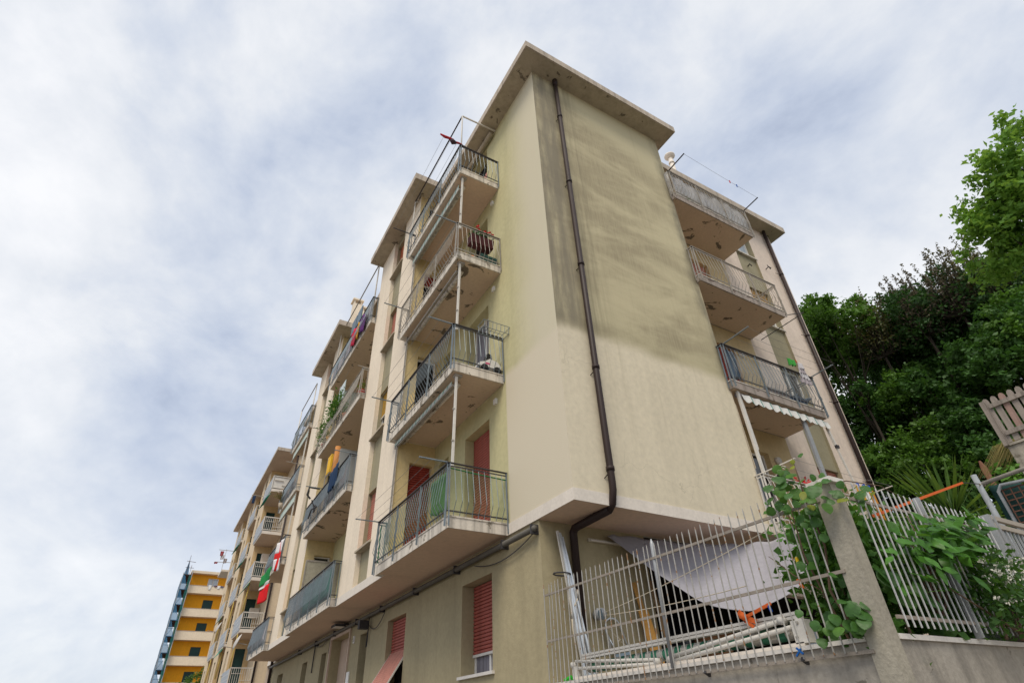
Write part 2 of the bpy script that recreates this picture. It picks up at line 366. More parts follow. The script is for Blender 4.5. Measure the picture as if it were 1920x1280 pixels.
# projecting blocks with a window column each
win_col = {}
for bi, (y0, y1, w0, w1) in enumerate([(5.42, 9.15, 6.77, 7.85), (14.41, 18.14, 15.75, 16.83)]):
    XB = -.963
    ho = [(-.64, -.07, Zk(k)+(.22 if k < 2 else 1.0), Zk(k)+2.54) for k in range(4)]
    wall(MB(), 'Y', y0, XB, 0, Z0+.19, ZS, ho, .2).build('wall', plaster_side, bldg)
    mb = MB(); wall(mb, 'X', XB, y0, w0, Z0+.19, ZS); wall(mb, 'X', XB, w1, y1, Z0+.19, ZS)
    mb.quad((XB,w0,Z0+.19),(XB+.12,w0,Z0+.19),(XB+.12,w0,ZS),(XB,w0,ZS)).quad((XB,w1,Z0+.19),(XB+.12,w1,Z0+.19),(XB+.12,w1,ZS),(XB,w1,ZS))
    mb.quad((XB,y1,Z0+.19),(0,y1,Z0+.19),(0,y1,ZS),(XB,y1,ZS)); mb.build('pier', plaster_cream, bldg)
    wh = [(w0, w1, Zk(k)+1.06, Zk(k)+2.53) for k in range(4)]
    wall(MB(), 'X', XB+.12, w0, w1, Z0+.19, ZS, wh, .19).build('wall_panel', plaster_olive, bldg)
    sh = [(1, shutter_pink), (.55, shutter_yellow), (.82, shutter_pink), (.55, shutter_orange)] if bi == 0 else [(1, shutter_tan), (0, None), (0, None), (.5, shutter_orange)]
    for k in range(4):
        o = window(bldg, 'X', XB+.12, *wh[k], *sh[k], .19)
        MB().box(XB-.05, XB+.1195, w0-.05, w1+.05, wh[k][2]-.05, wh[k][2]-.002).build('sill', eave_conc, o)
    for k in range(4):
        if bi == 0:
            window(bldg, 'Y', y0, *ho[k], [1, 0, .3, 0][k], shutter_dark, .2, pane=dark_in if k in (1, 2) else glass_dark, split=False)
        else:
            window(bldg, 'Y', y0, *ho[k], 0, None, .2, split=False)
for k, (fr, sm, pn, cu) in enumerate([(1, shutter_red, None, None), (0, None, glass_dark, curtain), (0, None, dark_in, None), (.0, None, dark_in, None)]):
    window(bldg, 'X', 0, *doors1[k], fr, sm, .30, pn, curtain_m=cu, frame=white_plastic if k == 1 else metal_dark)
    window(bldg, 'X', 0, *small1[k], 0, None, .30, dark_in, frame=metal_dark, split=False)
    window(bldg, 'X', 0, *doors2[k], [1, 0, 0, 1][k], shutter_dark, .30)
    window(bldg, 'X', 0, *doors3[k], [0, 1, 0, 0][k], shutter_dark, .30)
MB().box(.02, .05, 2.65, 3.2, Zk(3)+.25, Zk(3)+1.5).build('door_panel', shutter_pink, bldg)
# first floor slab shown as a pale band, soffits under the cantilevers
MB().box(-.014, 4.484, -.014, 23.574, Z0, Z0+.188).build('floor_band', band_white, bldg)
for y0, y1 in ((5.42, 9.15), (14.41, 18.14)):
    MB().box(-.977, -.0145, y0-.012, y1+.012, Z0, Z0+.189).build('floor_band', band_white, bldg)
sf = MB()
sf.quad((-.01,-.01,Z0-.003),(4.48,-.01,Z0-.003),(4.48,1.0,Z0-.003),(-.01,1.0,Z0-.003))
for y0, y1, xf in ((1.97,5.40,-1.13),(5.41,9.14,-.97),(9.17,14.39,-1.13),(14.40,18.13,-.97),(18.16,21.58,-1.13)):
    sf.quad((xf,y0,Z0-.003),(0.0,y0,Z0-.003),(0.0,y1,Z0-.003),(xf,y1,Z0-.003))
sf.build('soffit', soffit_clean, bldg)
# roof slab with deep eaves
roof = MB()
roof.box(-.5, 4.8, -.53, 24.0, ZS, ZS+.25)
roof.box(4.8, 11.38, .60, 24.0, ZS, ZS+.249)
for y0, y1 in ((4.78, 9.30), (13.55, 18.3)):
    roof.box(-1.43, -.5, y0, y1, ZS+.001, ZS+.251)
roof = roof.build('roof', fascia, bldg)
sf = MB()
sf.quad((-.46,-.49,ZS-.003),(4.76,-.49,ZS-.003),(4.76,.64,ZS-.003),(-.46,.64,ZS-.003)).quad((-.46,.64,ZS-.003),(0.0,.64,ZS-.003),(0.0,23.9,ZS-.003),(-.46,23.9,ZS-.003))
sf.quad((4.47,.64,ZS-.003),(11.34,.64,ZS-.003),(11.34,1.2,ZS-.003),(4.47,1.2,ZS-.003)).quad((10.9,1.2,ZS-.003),(11.34,1.2,ZS-.003),(11.34,23.9,ZS-.003),(10.9,23.9,ZS-.003))
for y0, y1 in ((4.82, 9.26), (13.59, 18.26)):
    sf.quad((-1.39,y0,ZS-.004),(-.46,y0,ZS-.004),(-.46,y1,ZS-.004),(-1.39,y1,ZS-.004))
sf.build('eave_soffit', eave_conc, roof)
up_ = MB()
for y0, y1 in ((5.0, 8.9), (13.8, 18.0)): up_.box(-1.05, 1.0, y0+.35, y1, ZS+.252, ZS+.52)
up_.build('roof_upstand', fascia, roof)
for (x, y, h, w_) in ((-.6, 14.55, 2.05, .36), (-.3, 13.9, 1.2, .34)):
    MB().box(x-w_/2, x+w_/2, y-w_/2, y+w_/2, ZS+.25, ZS+h).box(x-w_*.7, x+w_*.7, y-w_*.7, y+w_*.7, ZS+h+.16, ZS+h+.24).box(x-w_*.5, x-w_*.34, y-w_*.5, y+w_*.5, ZS+h, ZS+h+.16).box(x+w_*.34, x+w_*.5, y-w_*.5, y+w_*.5, ZS+h, ZS+h+.16).build('chimney', plaster_cream, roof)
MB().tube([(7.26,1.5,ZS+.2),(7.26,1.5,ZS+2.75)], .085, 10).tube([(7.26,1.5,ZS+2.75),(7.26,1.5,ZS+2.88),(7.26,1.5,ZS+2.92)], [.09,.2,.2], 14).tube([(7.26,1.5,ZS+2.45),(7.26,1.5,ZS+2.53)], .11, 10).build('vent_pipe', band_white, roof, True)
# ground floor
GH = [(2.60,3.78,2.52,4.0),(6.68,7.88,2.3,4.0),(9.38,10.02,1.4,3.98),(10.98,12.89,.13,4.19),(13.42,14.0,1.4,3.94),(15.86,16.6,1.4,3.92),(19.8,20.8,1.4,3.9)]
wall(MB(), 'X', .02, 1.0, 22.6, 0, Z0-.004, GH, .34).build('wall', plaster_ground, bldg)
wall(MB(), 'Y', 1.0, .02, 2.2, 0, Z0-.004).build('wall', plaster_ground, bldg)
MB().quad((2.2,1.0,0),(2.2,8,0),(2.2,8,Z0),(2.2,1.0,Z0)).quad((2.2,8,0),(9.5,8,0),(9.5,8,Z0),(2.2,8,Z0)).quad((8.53,1.1,0),(8.53,8,0),(8.53,8,Z0),(8.53,1.1,Z0)).build('wall', mat('recess_shade_block', (.09,.08,.07), .95, .2, 2, .4, 20), bldg)  # very dark colour puts the shade of the deep recess into its walls
MB().quad((2.2,1.06,Z0-.01),(9.5,1.06,Z0-.01),(9.5,8,Z0-.01),(2.2,8,Z0-.01)).build('soffit', mat('recess_shade_block', None), bldg)  # recess ceiling, with the same shade put into its colour
MB().box(4.47, 8.53, 1.05, 1.25, 3.75, Z0-.011).build('lintel', plaster_right, bldg)
w1 = window(bldg, 'X', .02, *GH[0], .80, shutter_red, .33, curtain_m=curtain, sill=.05)
w2 = window(bldg, 'X', .02, *GH[1], 0, None, .33, dark_in, frame=metal_dark)
# second window: shutter pushed out on its stays
z_h = 3.30
s = shutter_mesh('X', .02, 6.70, 7.86, z_h, 3.99, .13).build('roller_shutter', shutter_red, w2)
mb = MB(); n = 22; L = 1.12; ang = R(33)
for k in range(n):
    a, b = k/n*L, (k+.9)/n*L; g = (k+.95)/n*L
    pt = lambda t, o_: (.15 - math.sin(ang)*t - math.cos(ang)*o_, z_h - math.cos(ang)*t + math.sin(ang)*o_)
    (xa, za), (xb, zb), (xg, zg) = pt(a, .008), pt(b, .008), pt(g, 0)
    mb.quad((xa,6.71,za),(xa,7.85,za),(xb,7.85,zb),(xb,6.71,zb)).quad((xb,6.71,zb),(xb,7.85,zb),(xg,7.85,zg),(xg,6.71,zg))
mb.build('shutter_flap', shutter_pink, w2, thick=.012)
(xe, ze) = pt(L, .0); mb = MB().box(xe-.02, xe+.02, 6.70, 7.86, ze-.05, ze)
for yy in (6.695, 7.865): mb.bar((.15, yy, z_h), (xe, yy, ze), .02, .03)
mb.build('shutter_rail', metal_white, w2)
mb = MB()
for yy in (7.0, 7.55): mb.bar((xe-.022, yy-.04, ze-.02), (xe-.022, yy+.04, ze-.02), .02)
mb.build('latch', metal_dark, w2)
MB().bar((-.02, 6.66, 2.62), (-.02, 7.9, 2.62), .03).build('window_bar', metal_pale, w2)
for i in (2, 4, 5, 6): window(bldg, 'X', .02, *GH[i], 0, None, .33, dark_in, frame=metal_dark, split=False)
d = MB(); d.box(-.03, .30, 10.90, 10.978, .13, 4.27).box(-.03, .30, 12.892, 12.97, .13, 4.27).box(-.03, .30, 10.978, 12.892, 4.192, 4.27)
door = d.build('entrance_door', stone, bldg)
MB().box(.30, .36, 10.98, 11.6, .13, 4.19).box(.30,.36,12.2,12.89,.13,4.19).build('door_jamb', stone, door); MB().box(.34, .40, 11.6, 12.2, .13, 3.9).build('door_leaf', shutter_tan, door); MB().box(.33,.41,11.6,12.2,3.9,4.19).build('transom', stone, door)
MB().box(-.004, .019, 10.50, 10.62, 3.84, 4.02).build('house_number', stone_white, bldg)
cu = bpy.data.curves.new('digit', 'FONT'); cu.body = '5'; cu.size = .15; cu.extrude = .002; cu.materials.append(metal_dark)
do = bpy.data.objects.new('digit', cu); COL.objects.link(do); do.matrix_world = Matrix.Translation((-.008, 10.605, 3.875)) @ Matrix(((0,0,-1,0),(-1,0,0,0),(0,1,0,0),(0,0,0,1)))
dg = bpy.context.evaluated_depsgraph_get(); dm = bpy.data.meshes.new_from_object(do.evaluated_get(dg)); mw = do.matrix_world.copy(); bpy.data.objects.remove(do)
o = bpy.data.objects.new('digit', dm); COL.objects.link(o); o.matrix_world = mw; adopt(o, bldg)
MB().box(-.01, .019, 10.62, 10.86, 2.6, 3.18).build('intercom_panel', white_plastic, bldg)
# pipes under the band, cables, bracket, flood light
p = MB().tube([(-.07,.99,4.32),(-.07,22.4,4.30)], .048, 10); p = p.build('service_pipe', metal_pale, bldg, True); p.data.materials[0] = mat('pipe_grey', (.11,.10,.085), .6, .2, 3)
cb = MB()
for y in (1.05, 2.0, 3.9, 6.0, 8.2, 10.2, 12.4, 14.6, 17): cb.box(-.12, .019, y-.02, y+.02, 4.24, 4.39)
cb.build('pipe_clamp', metal_dark, bldg)
cb = MB().tube(sag((-.05,1.1,4.26),(-.02,3.2,4.24),.16), .009, 5).tube(sag((-.05,8.0,4.2),(-.03,9.2,4.1),.2), .01, 5).tube(sag((-.05,9.2,4.1),(-.03,9.3,3.6),.02), .01, 5).tube([(-.03,9.25,4.4),(-.03,9.22,3.75),(-.06,9.15,3.6)], .012, 5)
cb.tube(sag((-.03,13.2,4.3),(-.03,14.8,4.25),.1), .01, 5).tube([(-.02,14.9,4.4),(-.02,14.9,3.5)], .02, 5).tube([(-.02,13.0,4.4),(-.02,13.0,3.85)], .02, 5)
cb.build('cable', metal_dark, bldg)
MB().box(-.30,-.06,9.15,9.3,4.0,4.2).build('junction_box', metal_dark, bldg)
MB().box(-.42,-.12,11.1,11.55,4.33,4.39).bar((-.12,11.3,4.42),(.02,11.3,4.42),.04).build('flood_light', metal_dark, bldg)
MB().box(-.40,-.14,11.13,11.52,4.322,4.329).build('lamp_glass', stone_white, bldg)
for k in range(1, 4): MB().box(-.05, -.001, 2.24, 2.34, Zk(k)-.32, Zk(k)-.2).build('junction_box', white_plastic, bldg)
# downpipes
mb = MB().tube([(.70,-.09,ZS+.02),(.70,-.09,4.86),(.70,-.085,4.70),(.70,-.03,4.50),(.69,.06,4.42)], .058, 12)
dp = mb.build('downpipe', metal_brown, bldg, True)
mb = MB().tube([(.69,.05,4.43),(.60,.84,4.36),(.60,.90,4.30),(.60,.90,2.25)], .066, 12); mb.build('drain_pipe', metal_brown, dp, True)
mb = MB()
for z in (14.6, 12.0, 9.4, 6.9, 5.0): mb.tube([(.70,-.09,z),(.70,-.09,z+.07)], .070, 12).bar((.70,-.09,z),(.63,.0,z-.10),.012)
mb.build('pipe_collar', metal_brown, dp, True)
MB().tube([(.70,-.09,16.1),(.70,-.09,16.36)], [.062,.075], 12).build('pipe_head', metal_brown, dp, True)
dp = MB().tube([(10.58,.95,ZS+.02),(10.58,.95,2.2)], .06, 12).build('downpipe', metal_brown, bldg, True)
mb = MB()
for z in (14.2, 11.6, 9.2, 6.8): mb.tube([(10.58,.95,z),(10.58,.95,z+.06)], .072, 12).bar((10.58,.95,z),(10.30,.98,z),.012)
mb.build('pipe_collar', metal_brown, dp, True)
MB().tube([(-.06,22.2,ZS),(-.06,22.2,.2)], .06, 8).build('downpipe', metal_brown, bldg, True)

# ------------------------------------------------------------------ balconies
def baluster_mesh(mt_, out=.10):
    mb = MB().tube([(0,0,1.06),(0,-out,.43),(0,-.005,.27),(0,.012,.20)], .0062, 5); return mb.mesh('baluster', mt_)
BAL = {}
def balcony(x0, x1, y0, y1, k, runs, smat, rmat, indiv=True, label=None, soff=None, out=.10, step=.112):
    """slab with a belly-shaped steel railing; runs = [(p, q, outward angle)]"""
    z = Zk(k)
    o = MB().box(x0, x1, y0, y1, z, z+.18).build('balcony', smat, bldg)
    if label: o['label'] = label
    lip = MB(); lip.box(x0-.012, x1+.0, y0-.012, y1+.012, z+.1805, z+.205); lip.build('floor_edge', slab_white, o)
    if k: MB().quad((x0+.03,y0+.03,z-.003),(x1-.01,y0+.03,z-.003),(x1-.01,y1-.03,z-.003),(x0+.03,y1-.03,z-.003)).build('soffit', soff or soffit_peel, o)
    key = (rmat.name, out)
    if key not in BAL: BAL[key] = baluster_mesh(rmat, out)
    stuff = MB()
    for (px, py), (qx, qy), ang in runs:
        p, q = Vector((px, py, 0)), Vector((qx, qy, 0)); L = (q-p).length; d = (q-p)/L; ov = Vector((math.sin(ang), -math.cos(ang), 0))
        zb = Vector((0, 0, z))
        h = MB(); h.bar(p+zb+Vector((0,0,1.115))-d*.02, q+zb+Vector((0,0,1.115))+d*.02, .045, .016); h.build('handrail', rmat if not rmat is metal_grey else metal_dark, o)
        MB().bar(p+zb+Vector((0,0,1.06)), q+zb+Vector((0,0,1.06)), .012, .02).bar(p+zb+Vector((0,0,.275)), q+zb+Vector((0,0,.275)), .014, .022).build('bottom_rail', metal_dark if rmat is metal_grey else rmat, o)
        npst = max(1, round(L/1.2))
        for i in range(npst+1):
            c_ = p + d*(L*i/npst); c_ = c_ + d*(.02 if i == 0 else -.02 if i == npst else 0)
            MB().bar(c_+zb+Vector((0,0,1.11))+ov*.004, c_+zb+Vector((0,0,.02))+ov*.03, .034, .012, upv=d).build('post', rmat, o)
        n = int(L/step)
        for i in range(1, n):
            c_ = p + d*(L*i/n)
            if indiv: place('baluster', BAL[key], tuple(c_+zb), o, (0, 0, ang))
            else: stuff.tube([tuple(c_+zb+ov*a+Vector((0,0,b))) for a, b in ((0,1.06),(out,.43),(.005,.27),(-.012,.20))], .008, 4, caps=False)
    if not indiv: tag(stuff.build('balusters', rmat, o), kind='stuff')
    return o
AX, AY, AXp, AYp = -math.pi/2, 0.0, math.pi/2, math.pi
for k in range(4):
    balcony(-1.14, -.0145 if k == 0 else -.001, 1.962, 5.42, k, [((-1.165,1.95),(-1.165,5.62),AX), ((0,1.95),(-1.165,1.95),AY), ((-1.165,5.62),(-.97,5.62),AYp)],
            slab_white, metal_pale if k == 2 else metal_grey, True, soff=soffit_clean if k in (0, 3) else None)
    MB().box(-1.14,-.978,5.42,5.60,Zk(k),Zk(k)+.18).build('slab_end', slab_white, bldg)
for k in range(4):
    balcony(-1.14, -.0145 if k == 0 else -.001, 9.155, 14.40, k, [((-1.165,9.14),(-1.165,14.55),AX), ((-.97,9.14),(-1.165,9.14),AY)], slab_white, metal_grey if k != 2 else metal_pale, False)
    balcony(-1.14, -.0145 if k == 0 else -.001, 18.15, 21.60, k, [((-1.165,18.13),(-1.165,21.60),AX), ((-.97,18.13),(-1.165,18.13),AY), ((-1.165,21.6),(0,21.6),AYp)], slab_white, metal_grey, False, soff=soffit_clean)
for k in range(4):
    balcony(4.42, 7.60, -.13, 1.049, k, [((4.42,-.15),(7.62,-.15),AY), ((7.62,-.15),(7.62,1.04),AXp), ((4.41,-.02),(4.41,-.15),AX)],
            slab_dirty if k else slab_white, metal_grey if k == 1 else metal_white if k == 0 else metal_pale, k != 0, step=.125)
# ------------------------------------------------------------------ things on the balconies
rnd = random.Random(7)
fab_green = mat('awning_stripes', (.55,.60,.55), .85, .06, 3, stripes=((.22,.38,.32), .21, 1, .72))
fab_greenx = mat('awning_stripes_x', (.64,.63,.60), .85, .06, 3, stripes=((.05,.27,.22), .31, 0, .86))
net_green = mat('net_green', (.10,.24,.10), .8, .2, 3, alpha=.20)
net_grey = mat('net_grey', (.26,.25,.28), .8, .2, 2, alpha=.38)
net_pale = mat('net_pale', (.52,.51,.56), .8, .2, 2, alpha=.62, streak=.4, streak_scale=12)
plastic_film = mat('plastic_film', (.58,.57,.56), .35, .2, 1.5, alpha=.55, streak=.5, streak_scale=10, spec=.6)
sheet_green = mat('sheet_green', (.065,.155,.135), .7, .15, 2, streak=.3, streak_scale=16)
def cl(name, c, **k): return mat('cloth_'+name, c, .9, .10, 3, **k)
def hang(p, q, drop, m, name='cloth', folds=3, amp=.04, taper=1.0, label=None, cat=None, group=None, skew=(0,0,0), normal=(1,0,0), parent=None, seed=0):
    p, q, nv, sk = Vector(p), Vector(q), Vector(normal), Vector(skew); ph = seed*1.7
    def fn(a, b):
        t = .5 + (a-.5)*(1-(1-taper)*b)
        return p.lerp(q, t) + Vector((0,0,-drop*b*(1+.05*math.sin(5*a+ph)))) + sk*b + nv*(amp*(.3+b)*math.sin(folds*2*math.pi*a+ph+b))
    o = MB().grid(fn, 18, 10).build(name, m, parent, True, thick=.006)
    if label: tag(o, label, cat, group)
    return o
def rack(name_label, arms, lines, m=metal_grey, wd=.03, cat='drying rack', group='clothes drying racks on the balcony rails'):
    t = thing('clothes_rack', tuple(arms[0][0]), name_label, cat, group)
    for p, q in arms: MB().bar(p, q, wd, .018).build('arm', m, t)
    for p, q in lines: MB().tube(sag(p, q, .02, 6), .0035, 4).build('line', wire_m, t)
    return t
names = {0:'first floor',1:'second floor',2:'third floor'}
for k in range(3):
    z = Zk(k)+1.14; xs = (-1.66,-1.46,-1.27)
    rack('grey metal clothes rack arms with lines on the nearest %s street balcony' % names[k], [((-.74,2.0,z),(-1.70,2.0,z)),((-.76,5.66,z),(-1.68,5.66,z))],
         [((x,2.0,z+.012),(x,5.66,z+.012)) for x in xs])
z = Zk(3)+1.14
rack('clothes rack with dangling lines on the nearest top street balcony', [((-1.0,1.95,z),(-1.74,1.95,z+.05)),((-1.0,5.66,z),(-1.7,5.66,z))], [((x,1.95,z),(x,5.66,z)) for x in (-1.66,-1.46,-1.27)], metal_dark)
t = thing('hanging_rag', (-1.5,1.95,z), 'twisted red rag with dark knot hung over the top balcony rack arm', 'cloth')
MB().tube([(-1.76,1.95,z+.06),(-1.62,1.95,z+.03),(-1.5,1.95,z+.055),(-1.38,1.94,z+.02)], [.02,.04,.035,.045], 7).tube([(-1.3,1.95,z),(-1.2,1.95,z+.03),(-1.1,1.95,z+.02)], [.035,.03,.02], 6).build('red_cloth', cl('red', (.42,.02,.03)), t, True)
MB().tube([(-1.44,1.95,z+.02),(-1.38,1.95,z-.04),(-1.3,1.95,z-.02)], [.05,.075,.04], 7).build('dark_knot', cl('dk', (.05,.03,.04)), t, True)
# awning frames on the nearest balconies
for k, lab in ((1,'white pole awning rolled up beneath the nearest second floor slab'),(2,'rolled awning on a white pole beneath the nearest third floor slab'),(3,'green striped awning on a white pole beneath the nearest top slab')):
    t = thing('awning', (-1.01,2.08,Zk(k-1)+1.1), lab, 'awning', 'awnings of the nearest street balconies')
    MB().bar((-1.03,2.10,Zk(k-1)+1.12),(-1.01,2.08,Zk(k)-.005),.045,.035).build('pole', metal_white, t)
    MB().bar((-1.02,5.38,Zk(k-1)+.6),(-1.0,5.38,Zk(k)-.005),.035,.03).build('pole', metal_pale, t)
    for zz in (.5, 1.15): MB().box(-1.065,-1.02,2.07,2.10,Zk(k-1)+1.1+zz,Zk(k-1)+1.13+zz).build('clamp', metal_pale, t)
    MB().box(-1.05,-.9,2.04,2.16,Zk(k)-.05,Zk(k)-.004).build('bracket', metal_pale, t)
    dz = .16 if k == 3 else .03 if k == 1 else .02
    MB().bar((-1.0,2.25,Zk(k)-dz-.12),(-.98,5.55,Zk(k)-dz-.12),.05,.05).build('front_bar', metal_pale, t)
    if k != 2: MB().grid(lambda a, b: (-1.0-.02*b, 2.3+3.2*a, Zk(k)-.03-(dz+.08)*b), 30, 3).build('fabric', fab_green, t, thick=.008)
    MB().tube([(-.86,2.3,Zk(k)-.07),(-.86,5.35,Zk(k)-.07)], .05, 10).build('fabric_roll', slab_white, t, True)
t = thing('tube_canopy', (-1.1,2.02,Zk(3)+1.1), 'white tube awning frame standing on the nearest top balcony under the eave', 'canopy frame', 'tube awning frames on the top balconies')
for y in (2.03, 5.60): MB().tube([(-1.1,y,Zk(3)+.2),(-1.1,y,16.20),(-1.06,y,16.24)], .022, 8).build('pole', metal_white, t, True); MB().bar((-1.1,y,16.22),(-.02 if y < 3 else -.97,y,16.27),.035).build('cross_tube', metal_white, t)
MB().tube([(-1.1,2.03,16.22),(-1.1,5.6,16.22)], .02, 8).build('long_tube', metal_brown, t, True)
MB().tube([(-.12,2.1,16.20),(-.12,5.2,16.20)], .07, 10).build('fabric_roll', eave_conc, t, True)
t = thing('tube_canopy', (-1.1,9.2,Zk(3)+1.1), 'white tube awning frame above the banner on the middle top balcony', 'canopy frame', 'tube awning frames on the top balconies')
for y in (9.25, 14.3): MB().tube([(-1.1,y,Zk(3)+.2),(-1.1,y,16.4),(-1.04,y,16.46)], .025, 8).build('pole', metal_white, t, True); MB().bar((-1.08,y,16.46),(-.6,y,16.5),.035).build('cross_tube', metal_white, t)
MB().tube([(-1.1,9.25,16.44),(-1.1,14.3,16.44)], .022, 8).build('long_tube', metal_pale, t, True)
t = thing('tube_canopy', (-1.1,18.3,Zk(3)+1.1), 'tube frame on the far top balcony beyond the second eave', 'canopy frame', 'tube awning frames on the top balconies')
for y in (18.3, 21.5): MB().tube([(-1.1,y,Zk(3)+.2),(-1.1,y,16.0)], .025, 8).build('pole', metal_white, t, True)
MB().tube([(-1.1,18.3,16.0),(-1.1,21.5,16.0)], .022, 8).build('long_tube', metal_pale, t, True)
# first floor near balcony: green wire netting behind the bars
t = thing('wire_netting', (-1.12,3.7,Zk(0)+.2), 'green wire netting tied inside the nearest first floor railing', 'netting')
MB().quad((-1.145,1.99,Zk(0)+.24),(-1.145,5.5,Zk(0)+.24),(-1.145,5.5,Zk(0)+1.04),(-1.145,1.99,Zk(0)+1.04)).build('net', net_green, t); MB().quad((-1.13,1.97,Zk(0)+.24),(-.02,1.97,Zk(0)+.24),(-.02,1.97,Zk(0)+1.0),(-1.13,1.97,Zk(0)+1.0)).build('net', net_green, t)
MB().tube([(-1.13,1.965,5.49),(-.6,1.962,5.465),(-.02,1.96,5.45)], .012, 6).tube([(-1.14,5.5,4.7),(-1.14,5.5,5.5)], .014, 6).build('net_edge', mat('green_wire', (.02,.16,.05), .6), t)
hang((-1.08,2.2,5.52),(-1.08,2.9,5.52),.66, cl('greentarp', (.09,.19,.07)), 'garden_cloth', 2, .03, label='bright green cloth behind the nearest first floor railing', cat='cloth')
# second floor: flower stand and toy car
t = thing('planter_rack', (-.3,1.8,Zk(1)+1.05), 'empty wrought iron planter rack hooked on the second floor rail', 'planter rack')
mb = MB()
for zz, yy0, yy1 in ((1.06,1.67,1.93),(1.22,1.64,1.94)):
    mb.tube([(-.62,yy0,Zk(1)+zz),(.0-.01,yy0,Zk(1)+zz),(-.01,yy1,Zk(1)+zz),(-.62,yy1,Zk(1)+zz),(-.62,yy0,Zk(1)+zz)], .008, 5)
mb.build('basket_frame', metal_grey, t)
mb = MB()
for i in range(7):
    x = -.60+i*.095; mb.tube([(x,1.93,Zk(1)+1.22),(x,1.92,Zk(1)+1.06),(x,1.67,Zk(1)+1.06),(x,1.64,Zk(1)+1.22)], .006, 4)
mb.build('basket_bars', metal_grey, t)
t = thing('toy_car', (-.25,2.1,Zk(1)+.21), 'white ride-on toy car with black seat on the second floor balcony', 'toy car'); z = Zk(1)+.21
MB().prism([(-.52,2.0,z+.08),(-.05,2.0,z+.08),(-.03,2.0,z+.20),(-.12,2.0,z+.30),(-.30,2.0,z+.33),(-.42,2.0,z+.24),(-.53,2.0,z+.20)], (0,.30,0)).build('body', white_plastic, t)
for x in (-.42,-.13):
    for y in (1.98,2.27): MB().tube([(x,y,z+.08),(x,y+.05,z+.08)], .085, 12).build('wheel', black_plastic, t)
MB().prism([(-.36,2.08,z+.32),(-.18,2.08,z+.31),(-.22,2.08,z+.50),(-.30,2.08,z+.52)], (0,.14,0)).build('seat', black_plastic, t)
MB().box(-.56,-.50,2.02,2.28,z+.06,z+.12).build('bumper', black_plastic, t); MB().box(-.40,-.30,1.994,1.999,z+.18,z+.22).build('badge', cl('pinkb', (.6,.1,.2)), t)
# third floor: flower box and crate
t = thing('flower_box', (-.45,1.9,Zk(2)+.85), 'dark red flower box with red geraniums on the third floor rail', 'flower box'); z = Zk(2)
MB().prism([(-.78,1.98,z+.72),(-.78,2.2,z+.72),(-.78,2.24,z+.96),(-.78,1.94,z+.96)], (.6,0,0)).build('box', cl('pot', (.075,.02,.022)), t)
leafm = mat('leaf_dark', (.035,.085,.022), .6, .3, 9); redm = mat('petal_red', (.5,.015,.02), .7, .2, 9)
mb = MB(); mr = MB()
for i in range(70):
    c_ = Vector((rnd.uniform(-.76,-.2), rnd.uniform(1.92,2.2), z+rnd.uniform(.95,1.15))); a = Vector((rnd.gauss(0,1),rnd.gauss(0,1),rnd.gauss(0,1))).normalized()*.045; b = a.cross(Vector((rnd.gauss(0,1),rnd.gauss(0,1),1))).normalized()*.035
    mb.quad(c_-a, c_-b, c_+a, c_+b)
for c_ in ((-.62,1.95,1.28),(-.57,2.0,1.22),(-.30,1.95,1.2),(-.22,1.97,1.18),(-.42,1.97,1.16)):
    for i in range(12):
        p = Vector((c_[0],c_[1],z+c_[2]))+Vector((rnd.gauss(0,.022),rnd.gauss(0,.022),rnd.gauss(0,.022))); a = Vector((rnd.gauss(0,1),rnd.gauss(0,1),rnd.gauss(0,1))).normalized()*.022; b = a.cross(Vector((.3,1,.2))).normalized()*.022
        mr.quad(p-a, p-b, p+a, p+b)
    mb.tube([(c_[0],c_[1],z+.95),(c_[0],c_[1],z+c_[2])], .004, 4)
tag(mb.build('leaves', leafm, t), kind='stuff'); tag(mr.build('petals', redm, t), kind='stuff')
t = thing('plastic_crate', (-.3,2.2,z+.205), 'dark green plastic crate on the third floor balcony floor', 'crate')
MB().box(-.48,-.06,2.04,2.4,z+.21,z+.23).box(-.48,-.06,2.04,2.06,z+.23,z+.5).box(-.48,-.46,2.06,2.4,z+.23,z+.5).box(-.08,-.06,2.06,2.4,z+.23,z+.5).box(-.46,-.08,2.38,2.4,z+.23,z+.5).build('shell', mat('crate_green', (.015,.06,.05), .6), t)
for zz in (.28,.36,.44): MB().box(-.485,-.055,2.032,2.039,z+zz,z+zz+.03).build('rib', mat('crate_rib', (.03,.09,.08), .6), t)
t = thing('watering_can', (-.75,2.1,z+.205), 'small orange and red garden tools on the third floor balcony floor', 'garden tools')
MB().tube([(-.86,2.05,z+.24),(-.70,2.05,z+.27),(-.55,2.06,z+.23)], [.03,.045,.02], 7).build('handle', cl('orange', (.65,.13,.02)), t, True); MB().tube([(-.98,2.06,z+.24),(-.86,2.06,z+.28)], [.05,.04], 7).build('scoop', cl('red2', (.4,.03,.04)), t, True)

